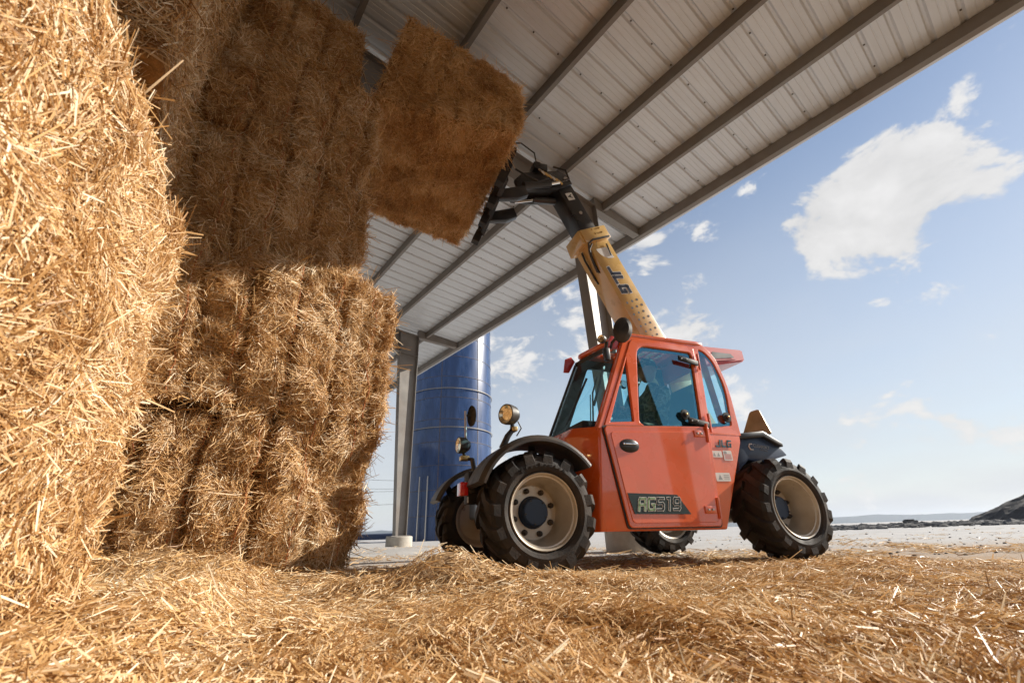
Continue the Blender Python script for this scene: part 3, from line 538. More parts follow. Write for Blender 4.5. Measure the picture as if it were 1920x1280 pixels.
# ------------------------------------------------------------------ silo
def silo():
    c=Vector((-4.35,28.3,0)); R_=2.75; root=empty('silo',c); tag(root,'tall blue steel silo of bolted curved sheets behind the shed','silo')
    ch=1.37; seg=7; n=10
    def sheet_mesh(r,name):
        vs=[];fs=[]
        for i in range(n+1):
            a=2*math.pi/seg*(i/n)*.999; 
            for (rr,z) in ((r,0),(r,ch-.012),(r-.03,ch-.012),(r-.03,0)): vs.append((rr*math.cos(a),rr*math.sin(a),z))
        for i in range(n):
            a=4*i
            for k in range(4): fs.append((a+k,a+4+k,a+4+(k+1)%4,a+(k+1)%4))
        fs+=[(0,1,2,3),(4*n+3,4*n+2,4*n+1,4*n)]
        me=bpy.data.meshes.new(name); me.from_pydata(vs,[],fs); me.polygons.foreach_set('use_smooth',[True]*len(me.polygons)); me.set_sharp_from_angle(angle=rad(40)); me.materials.append(SILO); return me
    m1=sheet_mesh(R_,'wall_sheet'); m2=sheet_mesh(R_+.006,'wall_sheet')
    for k in range(13):
        for j in range(seg):
            o=bpy.data.objects.new('wall_sheet',m1 if (k+j)%2 else m2); COL.objects.link(o); o.parent=root; o.location=(0,0,k*ch-.1); o.rotation_euler=(0,0,2*math.pi/seg*(j+.5*(k%2)*0+.18))
    for k in range(1,13):
        B().lathe([(R_+.004,0),(R_+.022,.0),(R_+.022,.03),(R_+.004,.03)],64,Matrix.Rotation(rad(90),4,'X'),True).out('seam_band',RUST,root,True,M=Matrix.Translation((0,0,k*ch-.128)))
    for z in (6.2,8.65): B().lathe([(R_+.05,0),(R_+.09,.0),(R_+.09,.05),(R_+.05,.05)],64,Matrix.Rotation(rad(90),4,'X'),True).out('cable_hoop',GALV,root,True,M=Matrix.Translation((0,0,z)))
    for j in range(seg):
        a=2*math.pi/seg*(j+.18); b=B()
        for z in np.arange(.1,13*ch-.2,.11): b.box((-.012,-.012,-.012),(.012,.012,.012),Matrix.Translation(((R_+.014)*math.cos(a),(R_+.014)*math.sin(a),float(z)))@Matrix.Rotation(a,4,'Z'))
        b.bar(((R_+.006)*math.cos(a),(R_+.006)*math.sin(a),-.1),((R_+.006)*math.cos(a),(R_+.006)*math.sin(a),13*ch-.12),.05,.012,(math.cos(a),math.sin(a),0)); o=b.out('bolted_joint',RUST,root); o['kind']='stuff'
    B().lathe([(0,2.0),(1.2,1.5),(2.2,.7),(R_,0)],40,Matrix.Rotation(rad(90),4,'X')).out('dome_roof',SILO,root,True,M=Matrix.Translation((0,0,13*ch-.1)))
    for dx in (-.62,.0): 
        a=rad(-105)+dx*.3; B().bar(((R_+.15)*math.cos(a),(R_+.15)*math.sin(a),.0),((R_+.15)*math.cos(a),(R_+.15)*math.sin(a),3.4),.05,.05).out('ladder_rail',STEEL,root)
silo()
# ------------------------------------------------------------------ the telehandler (local x = towards its rear, y = away from us, z up)
PHI=rad(19.8); TO=Vector((.19,3.11,0)); TH=empty('telehandler',TO,PHI); tag(TH,'compact orange telehandler with tan boom raised towards the shed roof','telehandler')
WB,WT,WW,WR=2.33,2.06,.39,.415
def part(b,name,mt,smooth=True,parent=None,M=None): return b.out(name,mt,parent or TH,smooth,M)
def mpart(me,name,mt,M=None,parent=None):
    return link(name,me,mt,parent or TH,M)
def wheel(u,v,near,steer=0,seed=0):
    """wheel centre; outer face towards -y when near else +y. Built with the outer face at -y, then turned"""
    R_=WR-.028; w=WW/2
    R_=WR-.036; prof=[(.249,-w*.80),(.258,-w*.90),(.266,-w*.93),(.272,-w*.97),(.295,-w*1.02),(.318,-w*1.0),(R_-.022,-w*.92),(R_-.004,-w*.76),(R_,-w*.5),(R_+.004,0),(R_,w*.5),(R_-.004,w*.76),(R_-.022,w*.92),(.318,w*1.0),(.295,w*1.02),(.272,w*.97),(.266,w*.93),(.258,w*.90),(.249,w*.80),(.232,w*.6),(.232,-w*.6)]
    t=B().lathe(prof,56,None,True)
    nl=15
    for sd_ in (-1,1):
        for k in range(nl):
            a0=2*math.pi*(k+(.5 if sd_>0 else 0))/nl; vs=[]; fs=[]
            # bar from the crown out over the shoulder, swept backwards
            sec=[(0.0,0,R_+.036),(.35,.11,R_+.036),(.70,.235,R_+.032),(.90,.30,R_+.016),(1.005,.325,R_-.012)]
            for (q,da,rr) in sec:
                hw=.036 if q<.8 else .043
                for (dd,r2) in ((-hw*1.15,rr-.048),(-hw*.85,rr),(hw*.85,rr),(hw*1.15,rr-.048)):
                    a=a0+da+dd/R_*.9; vs.append((r2*math.cos(a),sd_*w*q,r2*math.sin(a)))
            m=len(sec)
            for i in range(m-1):
                for j in range(3): A=4*i+j; fs.append((A,A+1,A+5,A+4) if sd_<0 else (A+4,A+5,A+1,A))
            fs+=[(0,1,2,3),(4*m-1,4*m-2,4*m-3,4*m-4)]; t.poly(vs,fs)
    bmesh.ops.recalc_face_normals(t.bm,faces=t.bm.faces[:])
    Mx=Matrix.Translation((u,v,WR))@Matrix.Rotation(steer+(0 if near else math.pi),4,'Z')
    rp=[(0.2230,-w*.80),(0.2476,-w*.82),(0.2533,-w*.88),(0.2476,-w*.94),(0.2400,-w*.92),(0.2325,-w*.80),(0.2192,-w*.62),(0.2136,-w*.40),(0.2022,-w*.30),(0.1947,-w*.02),(0.1852,w*.10),(0.1814,w*.24),(0.1134,w*.25),(0.0000,w*.25),(0.0000,w*.31),(0.1890,w*.31),(0.2230,w*.5),(0.2476,w*.82),(0.2533,w*.9),(0.2362,w*.86),(0.2126,w*.5)]
    wh=B().lathe(rp,48).out('wheel',RIM,TH,True,Mx); 
    t.out('tyre',RUBBER,wh,True,Matrix.Rotation(seed*.13,4,'Y'))
    B().lathe([(.0,-w*.12),(.085,-w*.12),(.094,-w*.08),(.100,w*.0),(.104,w*.20),(.112,w*.25)],26).out('hub',NAVY if near else BLACK,wh,True)
    for k in range(8):
        a=2*math.pi*k/8+.3; c=(.150*math.cos(a),w*.25,.150*math.sin(a)); B().lathe([(0,-.042),(.010,-.040),(.012,-.028),(.019,-.024),(.021,0)],8,Matrix.Translation(c)).out('wheel_nut',PLASTIC,wh,True)
    for k in range(5): 
        a=2*math.pi*k/5+.8; B().lathe([(0,-.012),(.007,-.012),(.008,0)],6,Matrix.Translation((.082*math.cos(a),-w*.11,.082*math.sin(a)))).out('hub_bolt',BLACK,wh)
    return wh,w
wf,w_=wheel(0,WW/2,True,0,1); wheel(WB,WW/2,True,0,4); wheel(0,WT-WW/2,False,0,7); wheel(WB,WT-WW/2,False,0,2)
def tyre_text():
    for word,mid,flip in (('Blacksmith',90,1),):
        step=8.2 if flip else 7; n=len(word)
        for i,chh in enumerate(word):
            if chh==' ': continue
            me=textmesh(chh,.038,.0025,0,.0012); ang=rad(mid-(i-(n-1)/2)*(7.0 if mid>0 else 5.6)) if mid>0 else rad(mid+(i-(n-1)/2)*5.6)
            r=.300 if mid>0 else .300; t=bmesh.new(); t.from_mesh(me); bpy.data.meshes.remove(me)
            # letters stand on the sidewall, local x along the rim, facing -y
            rx=Matrix.Rotation(rad(90),4,'X'); rot=Matrix.Rotation(-(ang-rad(90)) if mid>0 else -(ang+rad(90)),4,'Y'); j=B(); j.merge(t,Matrix.Translation((r*math.cos(ang),-w_*1.02,r*math.sin(ang)))@rot@rx); j.out('raised_letter',RUBBER,wf)
tyre_text()
# chassis, axles
part(B().box((-.22,.78,.40),(2.75,1.28,.58),None,.02),'chassis',BLACK)
for u in (0,WB): part(B().tube([(u,.34,WR),(u,.60,WR-.01),(u,1.03,WR),(u,1.46,WR-.01),(u,1.72,WR)],[.06,.075,.13,.075,.06],14),'axle',BLACK)
part(B().box((.45,.42,.30),(1.75,1.35,.40),None,.02),'belly_plate',BLACK)
# ---- cab
VB=.15; TL=.13                                  # lower side plane, inward lean of the upper side per metre
def sv(z): return VB+max(0,z-1.0)*TL
def cab():
    ringz=[(.27,[(.36,.42),(.50,VB),(1.665,VB),(1.665,1.0),(.36,1.0)]),(.97,[(.40,.42),(.572,VB),(2.03,VB),(2.03,1.0),(.40,1.0)]),(1.05,[(.47,.42),(.585,sv(1.05)),(2.045,sv(1.05)),(2.045,1.0),(.45,1.0)])]
    b=B(); vs=[];fs=[]
    for z,pl in ringz:
        zz=[z+(.035 if (z>.9 and i in(0,4)) else 0) for i in range(5)]
        if z<.5: zz=[.27,.27,.255,.255,.27]
        for (p,q_),z2 in zip(pl,zz): vs.append((p,q_,z2))
    for r in range(2):
        for i in range(5): fs.append((5*r+i,5*r+(i+1)%5,5*r+5+(i+1)%5,5*r+5+i))
    fs.append((4,3,2,1,0)); b.poly(vs,fs); bmesh.ops.recalc_face_normals(b.bm,faces=b.bm.faces[:]); bmesh.ops.bevel(b.bm,geom=b.bm.edges[:],offset=.018,segments=3,affect='EDGES',profile=.6)
    part(b,'cab_body',ORANGE)
    # lower side: black seal then the door skin, both standing on the plane y=VB
    LM=Matrix(((1,0,0,0),(0,0,-1,VB),(0,1,0,0),(0,0,0,1)))          # local (x,y,z)->(x, VB-z, y)
    dl=[(.735,.295),(.615,1.045),(1.672,1.085),(1.588,.285)]
    def grow(pl,g):
        c=Vector((sum(p[0] for p in pl)/len(pl),sum(p[1] for p in pl)/len(pl))); return [tuple(Vector(p)+(Vector(p)-c).normalized()*g) for p in pl]
    mpart(plate(roundpoly(grow(dl,.022),.03),[],.012),'door_seal',PLASTIC,LM@Matrix.Translation((0,0,.001)))
    door=mpart(plate(roundpoly(dl,.03),[],.022,.006),'door',ORANGE,LM@Matrix.Translation((0,0,.006)))
    mpart(plate(roundpoly([(.76,.325),(.66,1.0),(1.63,1.04),(1.56,.315)],.03),[],.010,.004),'door_panel',ORANGE,Matrix.Translation((0,0,.018)),door)
    # upper side, leaning in
    ul=Vector((0,TL,1)).normalized(); UM=frame((0,VB,1.0),(1,0,0),ul)  # local y runs up the leaning side, local z points out (-y)
    def U(u,z): return (u,(z-1.0)/ul.z)
    if UM.col[2][1]>0: UM=UM@Matrix.Scale(-1,4,(0,0,1))
    tri=roundpoly([U(.675,1.08),U(.925,1.10),U(1.0,1.74)],.02); win=roundpoly([U(1.035,1.055),U(1.63,1.085),U(1.785,1.87),U(1.14,1.885),U(.965,1.10)],[.02,.03,.05,.13,.03]); quar=roundpoly([U(1.715,1.09),U(1.985,1.115),U(2.075,1.52),U(2.035,1.80),U(1.965,1.90),U(1.885,1.93)],[.02,.03,.2,.1,.06,.03])
    doorup=roundpoly([U(.615,1.05),U(1.672,1.06),U(1.835,1.935),U(1.09,1.945)],[.02,.02,.03,.05]); side=roundpoly([U(.575,1.04),U(2.045,1.04),U(2.105,1.52),U(2.07,1.83),U(1.985,1.955),U(1.88,2.0),U(1.06,2.0)],[.0,.0,.2,.12,.08,.05,.05])
    mpart(plate(side,[doorup,quar],.05,.008),'cab_side_frame',ORANGE,UM@Matrix.Translation((0,0,-.045)))
    df=mpart(plate(roundpoly([U(.63,1.055),U(1.66,1.065),U(1.822,1.925),U(1.10,1.935)],[.02,.02,.03,.05]),[tri,win],.034,.008),'door_frame',ORANGE,UM@Matrix.Translation((0,0,-.022)))
    for pl,nm in ((tri,'door_pane'),(win,'door_pane'),(quar,'quarter_pane')):
        inner=[tuple(Vector(p).lerp(Vector((sum(q[0] for q in pl)/len(pl),sum(q[1] for q in pl)/len(pl))),.0)) for p in pl]
        g=mpart(plate(grow(inner,.012),[],.005),nm,GLASS,UM@Matrix.Translation((0,0,-.012)))
        c=Vector((sum(q[0] for q in pl)/len(pl),sum(q[1] for q in pl)/len(pl))); small=[tuple(c+(Vector(p)-c)*(1-.045/max((Vector(p)-c).length,.1))) for p in pl]
        mpart(plate(grow(pl,.010),[small],.003),'pane_border',FRIT,Matrix.Translation((0,0,-.004)),g)
    # the far side, mirrored, with one big pane
    FMx=frame((0,1.0,1.0),(1,0,0),(0,-.05,1))
    far=[U(.50,1.05),U(2.045,1.05),U(2.09,1.5),U(1.97,1.93),U(.90,1.95)]
    hole=roundpoly([U(.66,1.12),U(1.92,1.12),U(1.98,1.5),U(1.88,1.84),U(.98,1.86)],.04)
    mpart(plate(far,[hole],.04),'far_side_frame',PLASTIC,FMx); mpart(plate(grow(hole,.01),[],.004),'far_pane',WSGLASS,FMx@Matrix.Translation((0,0,.012)))
    # windscreen and its posts
    bl_,br_,tl_,tr_=Vector((.47,.95,1.06)),Vector((.585,.30,1.07)),Vector((.84,.92,1.89)),Vector((1.015,.335,1.93))
    ws=B(); ws.poly([tuple(p) for p in (bl_,br_,tr_,tl_)],[(0,1,2,3)]); 
    g=part(ws,'windscreen',WSGLASS,False)
    for (a,c2,wd) in ((bl_,tl_,.03),(tl_,tr_,.04),(bl_,br_,.035)): part(B().bar(a,c2,wd,.022,(1,0,0),.004),'screen_seal',PLASTIC,False,g)
    ap=B(); a0,a1=Vector((.60,.30,1.04)),Vector((1.02,.335,1.96)); s0,s1=Vector((.59,sv(1.04),1.04)),Vector((1.085,sv(1.97),1.97)); k0,k1=Vector((.68,.30,1.04)),Vector((1.12,.36,1.96))
    ap.poly([tuple(p) for p in (a0,s0,k0,a1,s1,k1)],[(0,1,4,3),(1,2,5,4),(2,0,3,5),(0,2,1),(3,4,5)]); bmesh.ops.recalc_face_normals(ap.bm,faces=ap.bm.faces[:]); bmesh.ops.bevel(ap.bm,geom=ap.bm.edges[:],offset=.012,segments=3,affect='EDGES'); part(ap,'front_post',ORANGE)
    # roof: rim with an opening, guard bars and a pane over it
    rim=roundpoly([(1.02,.29),(1.90,.28),(1.985,.30),(1.985,.93),(1.90,.95),(.88,.93)],[.06,.05,.04,.05,.05,.06]); op=roundpoly([(1.12,.37),(1.80,.37),(1.80,.84),(1.02,.84)],.03)
    rf=mpart(plate(rim,[op],.055,.02),'roof',ORANGE,Matrix.Translation((0,0,1.955)))
    for i in range(6): 
        u=1.14+i*.11; part(B().bar((u,.35,-.0+.02),(u-.04,.86,.02),.018,.02),'guard_bar',ORANGE,False,rf)
    for j in range(3): 
        v=.47+j*.13; part(B().bar((1.04,v,.022),(1.82,v,.022),.014,.014),'guard_bar',ORANGE,False,rf)
    mpart(plate(op,[],.004),'roof_pane',WSGLASS,Matrix.Translation((0,0,.045)),rf)
    # rear wall and pane
    part(B().box((1.99,.26,1.02),(2.03,.98,1.16),None,.01).bar((2.02,.30,1.1),(1.96,.33,1.96),.04,.05).bar((2.02,.95,1.1),(1.96,.92,1.96),.04,.05),'rear_frame',ORANGE)
    part(B().poly([(2.02,.31,1.15),(2.02,.94,1.15),(1.965,.91,1.95),(1.965,.34,1.95)],[(0,1,2,3)]),'rear_pane',WSGLASS,False)
    # red rear visor with its dark end
    vis=B(); P0=[(1.93,.33,2.0),(1.93,.93,2.0),(2.60,.90,2.03),(2.60,.36,2.03),(1.95,.33,1.76),(1.95,.93,1.76),(2.60,.90,1.90),(2.60,.36,1.90)]
    vis.poly(P0,[(0,3,2,1),(4,5,6,7),(0,4,7,3),(1,2,6,5),(3,7,6,2),(0,1,5,4)]); bmesh.ops.recalc_face_normals(vis.bm,faces=vis.bm.faces[:]); bmesh.ops.bevel(vis.bm,geom=vis.bm.edges[:],offset=.015,segments=2,affect='EDGES')
    v=part(vis,'rear_visor',REDP); part(B().poly([(2.10,.335,1.865),(2.44,.348,1.915),(2.40,.346,1.955),(2.14,.337,1.95)],[(0,1,2,3)]).poly([(2.10,.31,1.83),(2.46,.35,1.90),(2.46,.9,1.90),(2.1,.9,1.83)],[(0,1,2,3)]),'visor_lamp',BLACK,False,v)
    # handle, hinges, latches
    hd=B().lathe([(0,-.020),(.055,-.018),(.085,-.008),(.092,.0),(.092,.012)],30,Matrix.Translation((.815,VB-.03,.895))@Matrix.Diagonal((1.05,1,.62,1))).out('handle',BLACK,TH,True); hd.parent=door; hd.matrix_basis=door.matrix_basis.inverted()@Matrix.Identity(4)
    part(B().box((.765,VB-.062,.898),(.865,VB-.048,.912),None,.004).box((.75,VB-.056,.898),(.765,VB-.035,.915),None,.003).box((.865,VB-.056,.898),(.88,VB-.035,.915),None,.003),'handle_grip',CHROME)
    for (u,z) in ((1.575,1.02),(1.53,.405)):
        part(B().box((u-.09,VB-.045,z-.03),(u+.02,VB-.030,z+.03),None,.006),'hinge_plate',ORANGE); part(B().tube([(u+.045,VB-.04,z-.07),(u+.058,VB-.04,z+.09)],.013,10),'hinge_pin',ORANGE)
        for dx in (-.06,-.02): part(B().lathe([(0,-.012),(.008,-.010),(.011,0)],8,Matrix.Translation((u+dx,VB-.045,z))),'hinge_bolt',STEEL)
    for (u,z,du) in ((1.70,1.755,.10),(1.60,1.125,.09)):
        part(B().bar((u-.13,sv(z)-.035,z+.02),(u+du,sv(z)-.035,z-.02),.055,.012,(0,1,0),.008),'window_hinge',MATTE)
        part(B().tube([(u+du+.01,sv(z)-.03,z-.08),(u+du+.03,sv(z+.1)-.03,z+.09)],.012,8),'hinge_pin',ORANGE)
        for dx in (-.10,-.04): part(B().lathe([(0,-.010),(.006,-.009),(.008,0)],8,Matrix.Translation((u+dx,sv(z)-.042,z+.01))),'hinge_bolt',STEEL)
    for (u,z) in ((1.465,1.195),(1.935,1.195)):
        part(B().lathe([(0,-.02),(.020,-.018),(.024,-.008),(.046,-.006),(.048,.004)],24,Matrix.Translation((u,sv(z)-.022,z))),'window_latch',MATTE); part(B().lathe([(0,-.030),(.008,-.027),(.010,-.015)],12,Matrix.Translation((u,sv(z)-.022,z))),'latch_knob',BRASS)
    # wipers
    part(B().tube([(.70,.47,1.02),(.76,.50,1.45),(.84,.52,1.62)],.008,6).tube([(.69,.50,1.02),(.75,.53,1.44)],.005,6).bar((.70,.40,1.30),(.90,.47,1.72),.012,.02),'wiper',BLACK); part(B().tube([(.57,.78,1.06),(.70,.62,1.50)],.008,6).bar((.545,.76,1.10),(.76,.58,1.62),.012,.02),'wiper',BLACK)
    # interior
    part(B().box((1.35,.36,.95),(1.80,.84,1.10),None,.05).bar((1.78,.60,1.02),(1.95,.60,1.62),.46,.10,(1,0,0),.04),'seat',SEATM)
    part(B().box((.55,.38,.95),(.78,.95,1.16),None,.03).tube([(.80,.60,1.0),(.93,.60,1.22)],.025,8),'console',SEATM)
    st=B(); pts=[(.95+.165*math.cos(a)*.45,.60+.165*math.sin(a),1.25+.165*math.cos(a)*.85) for a in [2*math.pi*k/24 for k in range(25)]]; st.tube(pts,.014,8,False).tube([pts[0],(.95,.6,1.25),pts[12]],.010,6).tube([pts[6],(.95,.6,1.25),pts[18]],.010,6); part(st,'steering_wheel',PLASTIC)
    part(B().lathe([(0,0),(.035,0),(.045,.03),(.03,.05),(0,.05)],18,Matrix.Translation((1.09,.45,1.55))),'ceiling_speaker',CHROME)
FRIT=mat('black_glass_border',(.012,.022,.03),.08,0,1.0)
cab()
# lettering made of square strokes
def strokes(glyph,sx,sy,t,h=.002,shear=.18):
    b=B()
    for pl in glyph:
        for (x0,y0),(x1,y1) in zip(pl,pl[1:]):
            p=Vector((x0*sx+y0*sy*shear,y0*sy,0)); q=Vector((x1*sx+y1*sy*shear,y1*sy,0)); d=(q-p).normalized()*t*.5; p-=d; q+=d; n=Vector((-d.y,d.x,0)).normalized()*t*.5
            b.poly([tuple(p-n),tuple(q-n),tuple(q+n),tuple(p+n),tuple(p-n+Vector((0,0,h))),tuple(q-n+Vector((0,0,h))),tuple(q+n+Vector((0,0,h))),tuple(p+n+Vector((0,0,h)))],[(0,3,2,1),(4,5,6,7),(0,1,5,4),(1,2,6,5),(2,3,7,6),(3,0,4,7)])
    return b
GLY={'A':[[(0,0),(0,.85),(.15,1),(1,1),(1,0)],[(0,.45),(1,.45)]],'G':[[(1,1),(.1,1),(0,.9),(0,.1),(.1,0),(1,0),(1,.45),(.66,.45)]],'5':[[(1,1),(0,1),(0,.55),(.85,.55),(1,.45),(1,.12),(.88,0),(0,0)]],'1':[[(.2,1),(.6,1),(.6,0)]],'9':[[(1,.45),(.12,.45),(0,.55),(0,.88),(.12,1),(.88,1),(1,.88),(1,.12),(.88,0),(0,0)]],'J':[[(1,1),(1,.0),(0,0)]],'L':[[(0,1),(0,0),(1,0)]]}
def word(s,w,h,gap,t,M,mt,name,z=.002,parent=None,mts=None):
    x=0; outs={}
    for ch in s:
        ww=w*(.75 if ch=='1' else 1); m=(mts or {}).get(ch,mt); outs.setdefault(m.name,(m,B()))
        t_=strokes(GLY[ch],ww,h,t,z,.22); t_.bm.transform(Matrix.Translation((x,0,0))); me=bpy.data.meshes.new('w'); t_.bm.to_mesh(me); t_.bm.free(); outs[m.name][1].bm.from_mesh(me); bpy.data.meshes.remove(me); x+=ww+gap
    for m,b in outs.values(): b.out(name,m,parent or TH,False,M)
def decals():
    Sd=lambda u,z,o=.045:frame((u,VB-o,z),(1,0,0),(0,0,1))
    # AG519 plate on the door
    mpart(plate([(.735,.535),(1.19,.520),(1.295,.375),(.775,.385)],[],.002),'model_plate',GREENBLK,Matrix(((1,0,0,0),(0,0,-1,VB-.0395),(0,1,0,0),(0,0,0,1))))
    for (t,mt,z,g) in ((.021,WHITE,.0012,None),(.012,GREENBLK,.0022,{'A':LIME,'G':LIME})): word('AG519',.054,.082,.030,t,Sd(.815,.412,.0418),mt,'model_lettering',z,None,g)
    word('JLG',.036,.050,.024,.015,Sd(1.735,.925,.004),TEALP,'brand_lettering')
    st=B()
    for (u0,z0,u1,z1) in ((1.66,.83,1.775,.885),(1.79,.805,1.885,.89),(1.655,.63,1.81,.70)): mpart(plate(roundpoly([(u0,z0),(u1,z0),(u1,z1),(u0,z1)],.008),[],.0015),'warning_sticker',WHITE,Matrix(((1,0,0,0),(0,0,-1,VB-.0025),(0,1,0,0),(0,0,0,1))))
    x=B()
    for (u,z,s) in ((1.69,.855,.016),(1.735,.855,.016),(1.70,.664,.022)): x.poly([(u-s,VB-.0045,z-s),(u+s,VB-.0045,z-s),(u,VB-.0045,z+s)],[(0,1,2)])
    for k in range(3): x.poly([(1.74,VB-.0045,.648+k*.014),(1.80,VB-.0045,.648+k*.014),(1.80,VB-.0045,.653+k*.014),(1.74,VB-.0045,.653+k*.014)],[(0,1,2,3)])
    x.poly([(1.80,VB-.0045,.862),(1.83,VB-.0045,.862),(1.83,VB-.0045,.884),(1.80,VB-.0045,.884)],[(0,1,2,3)]); o=part(x,'sticker_print',GREY,False); o['kind']='stuff'
    y=B()
    for k in range(6): y.poly([(1.80,VB-.0043,.815+k*.008),(1.875,VB-.0043,.815+k*.008),(1.875,VB-.0043,.819+k*.008),(1.80,VB-.0043,.819+k*.008)],[(0,1,2,3)])
    part(y,'sticker_stripes',REDP,False)
decals()
# ---- rear hood, fender, slow-vehicle sign
def rear():
    pr=[(2.06,1.04),(2.38,1.075),(2.60,.965),(2.67,.885),(2.30,.80),(2.17,.83),(2.03,.73)]
    h=part(B().prism(pr,.24,1.90,'y',.012),'rear_hood',NAVY)
    part(B().prism([(2.05,1.06),(2.39,1.10),(2.60,.99),(2.60,.955),(2.38,1.045),(2.06,1.01)],.20,1.93,'y',.008),'hood_trim',BLACK,True)
    part(B().prism([(2.04,.76),(2.10,.76),(2.16,.42),(2.04,.42)],.30,1.80,'y',.01),'rear_bulkhead',BLACK)
    M=frame((2.30,.2385,.945),(1,0,0),(0,0,1)); 
    mpart(textmesh('CLEARSKY',.042,.0008,0,.0004),'hood_lettering',GREY,Matrix.Translation((.10,0,0)) @ M if False else frame((2.36,.238,.955),(1,0,-.12),(0,0,1)))
    mpart(textmesh('smart fleet',.020,.0008),'hood_lettering',GREY,frame((2.38,.238,.925),(1,0,-.12),(0,0,1)))
    ring=[(2.235+.030*math.cos(rad(60*k)),.2375,.952+.030*math.sin(rad(60*k))) for k in range(1,6)]; part(B().tube(ring,.006,6),'hood_emblem',WHITE,False)
    # slow-moving-vehicle triangle, its bare back towards us
    t=roundpoly([(-.20,-.15),(.20,-.15),(.06,.155),(-.06,.155)],.03); s=mpart(plate(t,[],.004),'slow_vehicle_sign',SIGNB,frame((2.72,.55,1.26),(0,-1,0),(.25,0,1))); part(B().box((-.02,-.20,-.02),(.02,.06,-.006),None,.003),'sign_bracket',BLACK,False,s)
    part(B().tube([(2.05,.55,1.12),(2.40,.55,1.13),(2.70,.55,1.10)],.025,8).box((2.30,.40,1.06),(2.62,.75,1.12),None,.01),'sign_mount',BLACK)
    # boom tower and engine cover on the far side
    part(B().prism([(2.25,.55),(2.85,.55),(2.80,1.10),(2.70,1.32),(2.55,1.32)],.96,1.05,'y',.01).prism([(2.25,.55),(2.85,.55),(2.80,1.10),(2.70,1.32),(2.55,1.32)],1.42,1.51,'y',.01),'boom_tower',BLACK); part(B().prism([(.45,.50),(2.1,.50),(2.15,.98),(.75,1.0),(.5,.85)],1.50,1.98,'y',.03),'engine_cover',ORANGE)
SIGNB=mat('raw_sign_back',(.45,.37,.22),.35,.5,0,.2,6)
rear()
